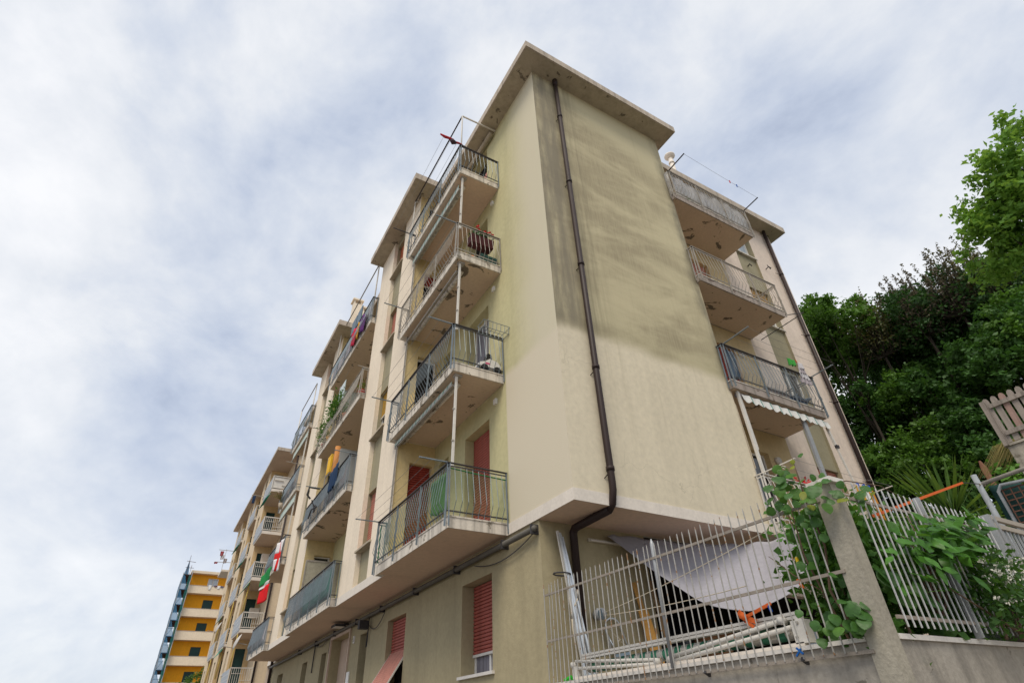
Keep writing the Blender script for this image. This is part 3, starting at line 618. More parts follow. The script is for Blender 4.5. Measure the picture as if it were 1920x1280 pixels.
# ---- middle balconies
def cover(y0, y1, k, m, label, z0=.24, z1=1.05, cat='railing cover', x=-1.14):
    return tag(MB().grid(lambda a, b: (x+.012*math.sin(a*21)+.01*math.sin(b*9), y0+(y1-y0)*a, Zk(k)+z0+(z1-z0)*b), 24, 4).build('railing_cover', m, None, True, thick=.006), label, cat, 'covers tied to balcony railings')
cover(9.2, 12.5, 0, sheet_green, 'dark green sheet behind the railing of the middle first floor balcony')
cover(12.6, 14.3, 0, net_grey, 'thin grey net beside the green sheet on the middle first floor balcony')
cover(9.2, 14.4, 1, net_grey, 'grey mesh behind the railing of the middle second floor balcony')
cover(9.2, 14.4, 3, net_pale, 'pale mesh behind the railing under the banner on the middle top balcony')
cover(18.2, 21.5, 0, net_pale, 'lilac plastic sheet wrapped on the far first floor balcony railing', z0=.2, z1=1.1)
cover(18.2, 21.5, 1, net_grey, 'grey mesh behind the flags on the far second floor balcony railing')
cover(18.2, 21.5, 2, net_grey, 'grey mesh on the far third floor balcony railing')
t = thing('privacy_screen', (-.5,13.3,Zk(0)+.2), 'tall frosted privacy screen on the middle first floor balcony', 'screen')
MB().box(-1.06,-.04,13.3,13.32,Zk(0)+1.25,Zk(0)+2.05).build('pane', mat('frosted', (.36,.34,.27), .5, .15, 9, fine=.4), t); MB().box(-1.06,-.04,13.3,13.32,Zk(0)+.25,Zk(0)+1.19).build('pane', mat('frosted', None), t)
mb = MB()
for x in (-1.08,-.03): mb.box(x-.02,x+.02,13.29,13.33,Zk(0)+.206,Zk(0)+2.09)
for zz in (1.19,2.05): mb.box(-1.06,-.05,13.288,13.332,Zk(0)+zz,Zk(0)+zz+.05)
mb.build('frame', metal_pale, t)
t = thing('storage_cabinet', (-.8,12.6,Zk(1)+.2), 'tall grey cabinet with yellow and orange panels on the middle second floor balcony', 'cabinet')
MB().box(-.95,-.15,11.5,12.0,Zk(1)+.21,Zk(1)+2.3).build('carcass', mat('cab_grey', (.30,.31,.31), .6), t); MB().tube([(-1.0,11.7,Zk(1)+1.0),(-1.0,11.7,Zk(1)+2.42)], .10, 10).build('orange_roll', cl('orange3', (.50,.22,.07)), t, True); MB().box(-1.06,-.99,12.3,12.75,Zk(1)+1.75,Zk(1)+2.4).build('yellow_panel', cl('yel', (.80,.46,.03)), t); MB().bar((-1.05,12.78,Zk(1)+.21),(-1.05,12.78,Zk(1)+2.42),.03).bar((-1.04,12.28,Zk(1)+1.7),(-1.04,12.8,Zk(1)+1.7),.03).build('support', metal_pale, t)
hang((-1.27,10.0,Zk(1)+1.22),(-1.27,11.0,Zk(1)+1.12),.72, cl('navy', (.012,.035,.085), patch=(.3,.2,.12), patch_scale=5, patch_thr=.68), 'towel', 3, .035, .75, 'navy towel hung over the middle second floor balcony rail', 'towel')
rack('grey rack bar across the top of the middle second floor balcony rail', [((-.55,9.16,Zk(1)+1.15),(-1.65,9.16,Zk(1)+1.15)),((-.9,12.4,Zk(1)+1.15),(-1.7,12.4,Zk(1)+1.15))], [((x,9.16,Zk(1)+1.16),(x,12.4,Zk(1)+1.16)) for x in (-1.6,-1.4)])
t = thing('bent_tubes', (-1.25,13.0,Zk(1)+.3), 'dark bent metal tubes tied outside the middle second floor railing', 'tubes')
MB().tube([(-1.28,12.2,Zk(1)+.45),(-1.34,12.7,Zk(1)+.5),(-1.3,13.2,Zk(1)+.35)], .025, 6).tube([(-1.3,12.5,Zk(1)+.5),(-1.42,12.5,Zk(1)+.75)], .02, 6).build('frame_tube', metal_dark, t); MB().tube([(-1.32+.0,12.35+.12*math.cos(a),Zk(1)+.42+.12*math.sin(a)) for a in [i*math.pi/6 for i in range(13)]], .018, 5, False).build('crank', metal_dark, t)
MB().tube([(-1.2,12.6,Zk(1)+1.2),(-1.55,12.6,Zk(1)+1.2),(-1.58,12.62,Zk(1)+.95),(-1.45,12.62,Zk(1)+.82)], .03, 6).build('strap', metal_dark, t)
# banner
ban = thing('banner', (-1.2,10.5,Zk(3)+.1), 'purple, red and yellow banner on the middle top balcony railing', 'banner')
for j, (b0, b1, cc) in enumerate(((0,.42,(.50,.012,.05)),(.42,.58,(.50,.26,.03)),(.58,1,(.11,.025,.15)))):
    MB().grid(lambda a, b: (-1.215+.03*math.sin(a*9+b*2), 11.6-2.0*(b0+(b1-b0)*a), Zk(3)+1.02-.18*(b0+(b1-b0)*a)-.78*b+.05*math.sin(a*6)), 10, 6).build('stripe', cl('ban%d' % j, cc), ban, True, thick=.006)
t = thing('folding_screen', (-.9,12.2,Zk(3)+.2), 'blue grey folding screen standing on the middle top balcony', 'screen')
MB().box(-1.06,-1.02,11.2,11.8,Zk(3)+1.1,Zk(3)+2.25).build('panel', mat('bluegrey', (.10,.15,.20), .5), t); MB().box(-1.07,-1.03,11.85,12.5,Zk(3)+1.1,Zk(3)+2.2).build('panel', mat('bluegrey', None), t)
# planted balcony (third floor, middle)
def leaves(n, fn, size, m, name, parent, seed=1):
    g = np.random.default_rng(seed); c_ = np.array([fn(g) for _ in range(n)]); return leaf_cloud(c_, size, m, name, parent, seed)
def leaf_cloud(c_, size, m, name, parent, seed=1, flat=.0, asp=.6):
    """many small rhombic leaf blades with random orientation, one mesh"""
    g = np.random.default_rng(seed); n = len(c_); a = g.normal(size=(n,3)); a[:,2] *= (1-flat); a /= np.linalg.norm(a, axis=1)[:,None]
    b = np.cross(a, g.normal(size=(n,3))+np.array([0,0,flat*2])); b /= np.linalg.norm(b, axis=1)[:,None]; nn = np.cross(a, b)
    s = (size*g.uniform(.6,1.35,size=n))[:,None]
    v = np.stack([c_-a*s*.5, c_-b*s*.5*asp+nn*s*.08, c_+a*s*.5, c_+b*s*.5*asp+nn*s*.08], 1).reshape(-1,3)
    me = bpy.data.meshes.new(name); me.vertices.add(4*n); me.vertices.foreach_set('co', v.ravel().astype(np.float32))
    me.loops.add(4*n); me.loops.foreach_set('vertex_index', np.arange(4*n, dtype=np.int32)); me.polygons.add(n)
    me.polygons.foreach_set('loop_start', np.arange(0, 4*n, 4, dtype=np.int32)); me.materials.append(m); me.update(calc_edges=True); me.validate()
    o = bpy.data.objects.new(name, me); COL.objects.link(o); adopt(o, parent); return o
def leaf_mat(name, col, var=.35, sss=.0, rough=.55, trans=(.10,.22,.02)):
    if name in MATS: return MATS[name]
    M = mat(name, col, rough, var, 1.4, fine=.30, spec=.35); t = M.node_tree; b = t.nodes['Principled BSDF']; o_ = t.nodes['Material Output']
    tr = t.nodes.new('ShaderNodeBsdfTranslucent'); tr.inputs[0].default_value = (*trans, 1); ad = t.nodes.new('ShaderNodeMixShader'); ad.inputs[0].default_value = .38
    t.links.new(b.outputs[0], ad.inputs[1]); t.links.new(tr.outputs[0], ad.inputs[2]); t.links.new(ad.outputs[0], o_.inputs[0]); return M
leaf_pot = leaf_mat('leaf_pot', (.055,.14,.022)); leaf_dry = leaf_mat('leaf_dry', (.20,.16,.035))
t = thing('potted_plant', (-1.15,12.4,Zk(2)+.2), 'bushy bright green plant spilling over the middle third floor railing', 'plant')
tag(leaves(900, lambda g: (-1.22+g.normal()*.10, 12.25+g.normal()*.42, Zk(2)+1.12+g.normal()*.22), .085, leaf_pot, 'foliage', t, 3), kind='stuff')
tag(leaves(420, lambda g: (-1.2+g.normal()*.07, 14.0+g.normal()*.3, Zk(2)+1.0+g.normal()*.26), .075, leaf_pot, 'foliage', t, 4), kind='stuff'); MB().tube([(-1.0,12.4,Zk(2)+.2),(-1.1,12.4,Zk(2)+.9)], .03, 6).build('stem', mat('stem', (.10,.075,.04)), t)
for i, (y, cc, lab) in enumerate(((9.5,(.35,.03,.03),'red flower trough at the near end of the middle third floor balcony'),(11.3,(.35,.10,.03),'terracotta pot behind the middle third floor railing'),(13.4,(.65,.30,.02),'yellow pot behind the middle third floor railing'),(14.1,(.30,.03,.03),'dark red pot at the far end of the middle third floor balcony'))):
    t = thing('plant_pot', (-1.0,y,Zk(2)+.2), lab, 'plant pot', 'pots on the middle third floor balcony'); r_ = .13
    MB().tube([(-1.0,y,Zk(2)+.21),(-1.0,y,Zk(2)+.46),(-1.0,y,Zk(2)+.47)], [.10,.15,.13], 12).build('pot', cl('pot%d' % i, cc), t, True)
    tag(leaves(130, lambda g: (-1.0+g.normal()*.07, y+g.normal()*.13, Zk(2)+.62+g.normal()*.10), .07, leaf_pot if i % 2 else leaf_dry, 'foliage', t, 10+i), kind='stuff')
t = thing('glass_screen', (-.9,13.0,Zk(2)+.2), 'pale glass wind screen standing on the middle third floor balcony', 'screen')
MB().box(-1.08,-1.06,11.9,12.7,Zk(2)+1.15,Zk(2)+2.2).box(-1.06,-.2,12.72,12.74,Zk(2)+1.15,Zk(2)+2.2).build('pane', mat('screen_glass', (.36,.42,.40), .15, .1, 2, spec=.6), t); MB().bar((-1.07,12.72,Zk(2)+.2),(-1.07,12.72,Zk(2)+2.3),.04).build('post', metal_pale, t)
MB().bar((-1.07,12.72,Zk(2)+2.2),(-.2,12.72,Zk(2)+2.2),.03).build('rail', metal_pale, t)
rack('bar rack over the planted middle third floor balcony', [((-.6,9.16,Zk(2)+1.16),(-1.35,9.16,Zk(2)+1.16)),((-.9,14.3,Zk(2)+1.16),(-1.6,14.3,Zk(2)+1.16))], [((-1.5,9.2,Zk(2)+1.17),(-1.5,14.3,Zk(2)+1.17))], metal_pale)
# ---- far balconies: flags, plants, awnings
fl = thing('white_cross_flag', (-1.25,18.3,Zk(1)+.2), 'white flag with a red cross hanging below the far second floor railing', 'flag', 'flags on the far second floor balcony')
FP = lambda a, b: (-1.20-.17*a-.03*math.sin(a*7+b*3), 18.0+.4*a+.05*math.sin(b*5+a*4), 8.45-.12*a-1.25*b+.18*a*b)
for (a0,a1,b0,b1,nm,m_) in ((0,.40,0,.40,'white_field',0),(.60,1,0,.40,'white_field',0),(0,.40,.60,1,'white_field',0),(.60,1,.60,1,'white_field',0),(.40,.60,0,1,'red_bar',1),(0,.40,.40,.60,'red_bar',1),(.60,1,.40,.60,'red_bar',1)):
    MB().grid(lambda a, b: FP(a0+(a1-a0)*a, b0+(b1-b0)*b), 6, 6).build(nm, (cl('flagw', (.66,.64,.66)), cl('flagr', (.62,.02,.02)))[m_], fl, True, thick=.004)
fl = thing('tricolour_flag', (-1.3,20.2,Zk(1)+.2), 'green white and red flag hanging below the far second floor railing', 'flag', 'flags on the far second floor balcony')
for j, nm in enumerate(('green_band','white_band','red_band')):
    b0, b1 = ((0,.40),(.40,.52),(.52,1))[j]
    MB().grid(lambda a, b: (-1.20-.28*a-.04*math.sin(a*6+b*2)+.10*(b0+(b1-b0)*b), 19.9+.4*a, 7.80-.35*a-1.30*(b0+(b1-b0)*b)+.2*a*(b0+(b1-b0)*b)), 8, 6).build(nm, cl(nm, ((.02,.22,.06),(.66,.64,.64),(.66,.015,.02))[j]), fl, True, thick=.004)
t = thing('potted_plant', (-1.2,21.0,Zk(2)+.2), 'dry yellow green grass plant hanging off the far third floor balcony corner', 'plant')
mb = MB()
for i in range(60):
    a = rnd.uniform(0, 6.28); L = rnd.uniform(.3,.75); d_ = Vector((math.cos(a)*.6-.3, math.sin(a)*.7, 0)); p0 = Vector((-1.2,21.0,Zk(2)+.30))
    mb.tube([p0, p0+d_*L*.5+Vector((0,0,L*.7)), p0+d_*L+Vector((0,0,L*.55))], [.012,.010,.003], 3, False)
tag(mb.build('blades', leaf_dry, t), kind='stuff'); MB().tube([(-1.2,21.0,Zk(2)+.05),(-1.2,21.0,Zk(2)+.3)], [.10,.14], 10).build('pot', cl('potw', (.42,.35,.27)), t, True)
for k, lab in ((3,'pale awning rolled below the far top slab'),(2,'striped awning below the far third floor slab')):
    t = thing('awning', (-1.05,18.4,Zk(k-1)+1.1), lab, 'awning', 'awnings of the far street balconies')
    MB().grid(lambda a, b: (-1.06-.02*b, 18.3+3.1*a, Zk(k)-.05-.42*b), 20, 3).build('fabric', fab_green, t, thick=.008); MB().bar((-1.09,18.25,Zk(k)-.5),(-1.09,21.4,Zk(k)-.5),.05).build('front_bar', metal_pale, t)
    MB().bar((-1.06,18.4,Zk(k-1)+1.1),(-1.05,18.35,Zk(k)-.01),.05).build('pole', metal_white, t)
rack('dark bar rack at the near end of the far third floor balcony', [((-.55,18.15,Zk(2)+1.15),(-1.75,18.15,Zk(2)+1.2))], [], metal_pale)
rack('dark bar rack at the near end of the far second floor balcony', [((-.6,18.15,Zk(1)+1.15),(-1.3,18.15,Zk(1)+1.15))], [], metal_dark)

# ---- right side balconies
z = Zk(3)+1.14
t = rack('clothes line arms with one long line on the top right balcony', [((4.46,.05,z),(4.46,-.78,z+.05)),((7.60,-.1,z),(7.60,-.72,z+.05))], [((4.46,-.76,z+.06),(7.60,-.70,z+.06))], metal_brown)
for i, (x, cc) in enumerate(((6.35,(.55,.05,.06)),(6.65,(.02,.10,.40)))): tag(MB().box(x-.012,x+.012,-.74,-.72,z-.03,z+.07).build('clothes_peg', cl('peg%d' % i, cc)), ('red peg' if i == 0 else 'blue peg')+' on the line of the top right balcony', 'clothes peg')
tag(MB().grid(lambda a, b: (4.5+3.1*a, -.115+.015*math.sin(a*40)+.02*math.sin(b*5+a*9), Zk(3)+.24+.82*b), 40, 4).build('plastic_sheet', plastic_film, None, True, thick=.004), 'cloudy plastic sheet inside the top right balcony railing', 'plastic sheet')
tag(MB().grid(lambda a, b: (4.395+.02*math.sin(b*6), -.13+.16*a, Zk(3)+.15+.95*b), 3, 5).build('plastic_sheet', plastic_film, None, True, thick=.004), 'torn end of plastic sheet beside the end wall on the top right balcony', 'plastic sheet')
tag(leaves(60, lambda g: (5.15+g.normal()*.10, -.05+g.normal()*.03, Zk(3)+.30+abs(g.normal())*.04), .06, leaf_pot, 'weed', None, 31), 'small green weed on the floor edge of the top right balcony', 'plant')
z = Zk(1)+1.14
rack('pale blue and dark clothes arms with three lines on the second floor right balcony', [((4.50,.0,z),(4.50,-.85,z+.02)),((7.60,-.1,z),(7.60,-.75,z+.02))], [((4.50,y,z+.03),(7.60,y,z+.03)) for y in (-.80,-.60,-.40)], metal_grey)
hang((6.33,-.42,z+.03),(6.62,-.42,z+.03),.18, cl('lime', (.04,.26,.04)), 'small_towel', 2, .03, .8, 'lime green cloth pegged on the second floor right balcony line', 'cloth', normal=(0,1,0))
d_ = thing('grey_dress', (6.85,-.42,z), 'grey white layered dress drying on the second floor right balcony line', 'dress')
for i in range(4): hang((6.72-.03*i,-.42+.01*i,z+.02-.13*i),(6.88+.04*i,-.42+.01*i,z+.02-.13*i),.17, cl('dress%d' % (i % 2), ((.50,.48,.50),(.36,.32,.34))[i % 2]), 'tier', 3, .02, 1.1, normal=(0,1,0), parent=d_, seed=i)
tag(MB().tube([(6.70,-.42,z+.0),(6.66,-.42,z+.07)], .012, 5).build('clothes_peg', cl('pego', (.7,.15,.02))), 'orange peg holding the grey dress', 'clothes peg')
hang((4.50,-.10,Zk(1)+1.05),(4.86,-.08,Zk(1)+1.05),.75, cl('jeans', (.06,.09,.13), streak=.5), 'jeans', 2, .03, .9, 'dark blue jeans hung inside the second floor right railing', 'jeans', normal=(0,1,0))
tag(MB().grid(lambda a, b: (4.6+2.9*a, -.10+.012*math.sin(a*33), Zk(1)+.3+.72*b), 30, 3).build('plastic_sheet', mat('film_faint', (.50,.50,.48), .4, .2, 2, alpha=.14, streak=.5, streak_scale=12), None, True, thick=.003), 'thin clear sheet inside the second floor right railing', 'plastic sheet')
t = thing('planter', (6.1,-.02,Zk(1)+.2), 'long grey planter box on the floor of the second floor right balcony', 'planter'); MB().box(5.75,6.5,-.05,.12,Zk(1)+.21,Zk(1)+.40).build('box', mat('planter_grey', (.20,.17,.16), .7), t); MB().box(5.73,6.52,-.07,.14,Zk(1)+.40,Zk(1)+.43).build('rim', mat('planter_rim', (.36,.34,.33), .7), t)
t = thing('blue_bag', (7.0,.0,Zk(1)+.2), 'crumpled blue plastic bag on the floor of the second floor right balcony', 'bag'); MB().grid(lambda a, b: (6.62+.75*a, -.06+.22*math.sin(math.pi*b)+.03*math.sin(a*17), Zk(1)+.21+(.26+.05*math.sin(a*11+b*4))*b), 16, 8).build('film', mat('bag_blue', (.10,.17,.28), .35, .4, 6), t, True, thick=.01)
# right hand antenna-like bar at the third floor and the wide bracket
rack('thin bent rod fixed to the end of the third floor right balcony', [((7.62,.0,Zk(2)+.14),(8.15,-.35,Zk(2)+.20)),((8.15,-.35,Zk(2)+.20),(7.95,.95,Zk(2)+.05))], [], metal_dark, .016)
MB().tube([(9.9,1.04,14.25),(9.9,.92,14.28),(9.98,.90,14.22)], .018, 6).bar((9.85,.92,14.33),(9.98,.92,14.2),.02).build('wall_hook', metal_dark, bldg)
MB().tube([(9.0,1.11,14.05),(9.0,1.02,14.08),(9.05,1.0,14.0)], .022, 6).build('wall_hook', metal_dark, bldg)
# awning with scalloped valance over the first floor right balcony
t = thing('awning', (4.6,-.05,Zk(0)+1.1), 'white awning with green dashed scalloped valance over the first floor right balcony', 'awning'); zt = Zk(1)-.015
MB().grid(lambda a, b: (4.66+2.96*a, -.09-.03*b+.012*math.sin(a*60), zt-.06-(.15+.055*abs(math.sin(a*math.pi*13)))*b), 130, 3).build('valance', fab_greenx, t, thick=.006)
MB().tube([(4.6,.0,zt-.06),(7.6,.0,zt-.06)], .05, 10).build('fabric_roll', white_cloth, t, True)
MB().bar((4.60,-.05,zt),(4.60,-.08,Zk(0)+1.12),.06,.05).bar((4.68,-.03,zt),(4.69,-.05,Zk(0)+1.7),.035).build('pole', metal_white, t); MB().bar((6.71,-.05,zt-.19),(6.71,-.05,Zk(0)+1.1),.13,.05,upv=(0,1,0)).build('post', metal_galv, t)
MB().bar((7.56,-.06,zt-.2),(7.72,-.12,Zk(0)+1.0),.035).bar((7.56,-.06,zt-.2),(7.60,-.075,zt-.65),.05).build('stay', metal_white, t); MB().bar((4.50,.02,zt-.3),(4.53,.02,Zk(0)+1.3),.02).build('cord', string_m, t)
MB().box(7.57,7.66,-.12,-.06,zt-.72,zt-.65).build('joint', metal_dark, t)
z = Zk(0)+1.15
t = rack('white scrolled clothes arm and dark arm on the first floor right balcony', [((4.50,-.1,z),(4.50,-.85,z+.02)),((7.62,-.1,z-.02),(7.62,-.85,z))], [((4.50,y,z+.03),(7.62,y,z+.03)) for y in (-.80,-.5,-.3)], metal_white)
MB().tube([(4.50,-.15,z-.25),(4.50,-.5,z-.08),(4.50,-.56,z-.02),(4.50,-.62,z-.05),(4.50,-.59,z-.09),(4.50,-.56,z-.06)], .009, 5).build('scroll', metal_white, t)
for i, (x, cc, nm, lab) in enumerate(((7.0,(.55,.29,.02),'cloth_a','mustard cloth pegged at the far end of the first floor right balcony line'),(7.22,(.66,.64,.62),'cloth_b','white cloth beside the mustard cloth on the first floor right balcony line'),(7.4,(.50,.22,.03),'cloth_c','orange brown cloth at the last peg of the first floor right balcony line'))):
    hang((x-.1,-.5,z+.03),(x+.1,-.5,z+.03),.50+.08*i, cl(nm, cc), 'laundry', 2, .03, .85, lab, 'cloth', normal=(0,1,0), seed=i)
    tag(MB().box(x-.015,x+.015,-.52,-.48,z+.0,z+.09).build('clothes_peg', cl('pegb', (.02,.09,.5))), 'blue peg on top of the %s' % ('mustard cloth','white cloth','orange brown cloth')[i], 'clothes peg')
t = thing('geranium_pot', (5.75,-.1,Zk(0)+1.1), 'red geraniums on the rail of the first floor right balcony', 'flowers')
tag(leaves(70, lambda g: (5.75+g.normal()*.18, -.12+g.normal()*.05, Zk(0)+1.18+g.normal()*.03), .06, redm, 'petals', t, 41), kind='stuff'); tag(leaves(120, lambda g: (5.75+g.normal()*.2, -.1+g.normal()*.06, Zk(0)+1.06+g.normal()*.05), .07, leaf_pot, 'foliage', t, 42), kind='stuff')
for (x, z_) in ((6.95,Zk(0)+2.3),(6.9,Zk(1)+2.3)): MB().tube([(x,1.045,z_),(x,.97,z_)], [.10,.08], 14).build('wall_lamp', stone_white, bldg, True)
MB().box(6.75,7.0,.97,1.049,Zk(0)+1.7,Zk(0)+1.95).build('meter_box', metal_dark, bldg)
# ------------------------------------------------------------------ neighbouring beige block with pierced balcony panels
b2_wall = mat('b2_wall', (.62,.50,.35), .9, .07, .8, .15, 40, streak=.08); b2_side = mat('b2_side', (.60,.44,.24), .9, .07, .8)
b2_panel = mat('b2_panel', (.34,.37,.41), .7, .08, 1.5); b2_soffit = mat('b2_soffit', (.52,.40,.31), .9, .08, 1)
aw_green = mat('aw_green', (.03,.30,.24), .8, .15, 3); bamboo = mat('bamboo', (.50,.36,.08), .6, .12, 4)
nb = thing('beige_apartment_block', (.7,31.5,0), 'beige apartment block further down the street with grey pierced balcony panels', 'building')
ZL = [4.1, 6.92, 9.74, 12.52, 15.28]; ZE = 17.85
def door_holes(x0, x1): return [(x0, x1, z+.2, z+2.35) for z in ZL]
mb = MB(); mb.quad((.7,31.5,0),(10,31.5,0),(10,31.5,ZE),(.7,31.5,ZE)); wall(mb, 'X', .7, 31.5, 35.2, 0, ZE); mb.build('wall', b2_wall, nb)
for y0, y1, last in ((35.2, 38.2, 0), (41.6, 44.6, 0), (48.0, 50.8, 1)):
    wall(MB(), 'Y', y0, -.42, .7, 0, ZE, door_holes(-.16,.42), .15).build('wall', b2_side, nb)
    for z in ZL: MB().box(-.16,.42,y0+.10,y0+.14,z+.2,z+2.35).build('door', shutter_green, nb)
    mb = MB(); wh = [(y0+1.0,y0+1.9,z+1.1,z+2.35) for z in ZL]; wall(mb, 'X', -.42, y0, y1, 0, ZE, wh, .15); mb.quad((-.42,y1,0),(.7,y1,0),(.7,y1,ZE),(-.42,y1,ZE)); mb.build('wall', b2_wall, nb)
    for z in ZL:
        w_ = MB().box(-.30,-.28,y0+1.0,y0+1.9,z+1.1,z+2.35).build('window', shutter_green if last else glass_dark, nb); MB().box(-.46,-.28,y0+.95,y0+1.95,z+1.04,z+1.098).build('sill', band_white, w_)
for y0, y1 in ((38.2,41.6),(44.6,48.0)): wall(MB(), 'X', .7, y0, y1, 0, ZE).build('wall', b2_side, nb)
ro = MB().box(-.80,10.5,31.3,51.6,ZE,ZE+.22).build('roof', fascia, nb); MB().quad((-.76,31.35,ZE-.004),(.9,31.35,ZE-.004),(.9,51.5,ZE-.004),(-.76,51.5,ZE-.004)).build('eave_soffit', b2_soffit, ro)
for ci, (y0, y1) in enumerate(((32.1,35.19),(38.6,41.59),(45.0,47.99))):
    for j, z in enumerate(ZL):
        if z < 5 and ci: continue
        b_ = MB().box(-.53,.69,y0,y1,z,z+.19).build('balcony', band_white, nb); MB().quad((-.50,y0+.03,z-.003),(.68,y0+.03,z-.003),(.68,y1-.03,z-.003),(-.50,y1-.03,z-.003)).build('soffit', b2_soffit, b_)
        MB().box(-.56,-.535,y0+.02,y1+.15,z+.10,z+1.05).build('front_panel', b2_panel, b_)
        sl_ = MB()
        for r_ in range(3):
            for c_ in range(5): yy = y0+.25+c_*.58+(.2 if r_ % 2 else 0); sl_.box(-.567,-.561,yy,yy+.30,z+.30+r_*.24,z+.335+r_*.24)
        tag(sl_.build('slots', metal_white, b_), kind='stuff')
        fr = MB().bar((-.55,y0,z+.2),(-.55,y0,z+1.08),.05).bar((.66,y0,z+.2),(.66,y0,z+1.08),.05).bar((-.55,y0,z+1.06),(.66,y0,z+1.06),.05).bar((-.55,y0,z+.26),(.66,y0,z+.26),.04).bar((-.45,y0-.02,z+.78),(.12,y0-.02,z+.78),.07,.02).bar((.05,y0-.02,z+.46),(.60,y0-.02,z+.46),.07,.02)
        fr.build('side_rail', metal_white, b_)
        if j == 4 and ci == 0: MB().box(-.50,.62,y0+.03,y0+.05,z+.3,z+1.02).build('side_panel', metal_white, b_)
        else:
            bs = MB()
            for i in range(10): bs.bar((-.45+i*.115,y0,z+.28),(-.45+i*.115,y0,z+1.04),.022)
            tag(bs.build('bars', metal_white if ci == 0 else metal_pale, b_), kind='stuff')
        if (j+ci) % 2 == 0 and z > 5: MB().grid(lambda a, b: (-.50-.25*b, y0+.3+2.4*a, z-.05-.38*b), 6, 3).build('awning', aw_green, b_, thick=.02)
        if j in (0, 1, 2): MB().tube([(-.50,y0+.5,z-.02),(-.55,y0+.45,ZL[j]-2.82+1.05)], .035, 6).build('awning_pole', bamboo, b_, True)
MB().tube([(.62,31.44,ZE),(.62,31.44,.2)], .06, 8).build('downpipe', metal_brown, nb, True)
for z in (9.0, 15.0-2.7): MB().box(.1,.66,34.6,34.95,z-.9,z-.35).build('air_conditioner', band_white, nb)
# satellite dishes
for i, (x, y, z, r_, lab) in enumerate(((-.52,31.6,6.35,.42,'grey satellite dish below the lowest visible balcony of the beige block'),(-.6,44.2,8.8,.4,'white satellite dish on the far part of the beige block'))):
    t = thing('satellite_dish', (x,y,z-.4), lab, 'satellite dish', 'satellite dishes')
    MB().grid(lambda a, b: (x-.18+(a*a)*.14+a*r_*.35*math.sin(2*math.pi*b), y-.1+a*r_*math.cos(2*math.pi*b)*.55-.0, z+a*r_*math.sin(2*math.pi*b)), 6, 24).build('reflector', mat('dish', (.46,.44,.42), .5), t, True, thick=.01)
    MB().tube([(x-.15,y-.1,z-.3),(x-.75,y-.3,z-.25)], .018, 6).build('feed_arm', metal_pale, t); MB().tube([(x-.1,y,z),(x+.5,y+.1,z-.1)], .025, 6).build('mount', metal_pale, t)
# laundry rack at the far top of the beige block
t = thing('clothes_rack', (-.9,50.8,15.0), 'far clothes rack with red and grey laundry sticking out of the beige block', 'drying rack')
MB().box(-1.0,.4,50.9,53.5,14.2,14.35).build('shelf', band_white, t)
MB().bar((-.4,51,16.0),(-1.6,51,16.0),.04).bar((-.4,51,15.0),(-1.7,51,14.95),.04).bar((-1.0,51,14.3),(-1.0,51,16.1),.03).build('frame', metal_pale, t)
for i, (x, z, cc) in enumerate(((-1.3,15.9,(.28,.06,.07)),(-1.2,15.6,(.45,.44,.47)),(-.9,15.3,(.30,.28,.3)),(-1.6,14.95,(.3,.05,.08)))): hang((x-.15,51,z),(x+.15,51,z),(.4 if i < 3 else .15), cl('farl%d' % i, cc), 'garment', 1, .05, .8, parent=t, normal=(0,1,0))
tag(hang((-.95,36.7,15.3+1.1),(-1.15,36.7,15.3+1.05),.55, cl('farblue', (.02,.05,.12)), 'garment', 2, .04, .9, normal=(0,1,0)), 'dark blue garment hanging from a rod below the eave of the beige block', 'garment')
t = thing('clothes_rod', (-.5,36.7,16.3), 'short rod holding the dark blue garment below the beige eave', 'rod'); MB().bar((-.42,36.7,16.42),(-1.25,36.7,16.42),.035).build('rod', metal_pale, t); MB().box(-.43,-.40,36.64,36.76,16.36,16.48).build('plate', metal_pale, t)

# ------------------------------------------------------------------ yellow block at the end of the street
y_wall = mat('yellow_paint', (.78,.345,.015), .85, .06, .5, streak=.05); y_par = mat('parapet_beige', (.72,.60,.45), .85, .05, .4); y_org = mat('orange_box', (.60,.25,.08), .85, .1, .5)
yb = thing('yellow_apartment_block', (4,92,0), 'yellow apartment block with beige balcony parapets at the end of the street', 'building')
YF = 91.3; WT = [22.05, 19.15, 16.1, 13.05, 10.05]; PT = [(19.78,20.80),(16.72,17.75),(13.75,14.85),(10.68,11.75),(7.6,8.65)]
holes = [(.43,1.75,(PT[i][1]-.9) if i else 20.3, WT[i]) for i in range(5)]
wall(MB(), 'Y', YF+1.2, -1.95, 12, 0, 22.55, holes, .2).quad((-1.95,YF+1.2,0),(-1.95,YF+14,0),(-1.95,YF+14,22.55),(-1.95,YF+1.2,22.55)).build('wall', y_wall, yb)
MB().box(-2.2,12.3,YF+.25,YF+14.3,22.55,22.9).build('roof', y_par, yb)
MB().box(3.3,6.5,YF+1.0,YF+5,22.9,24.0).build('roof_house', y_org, yb)
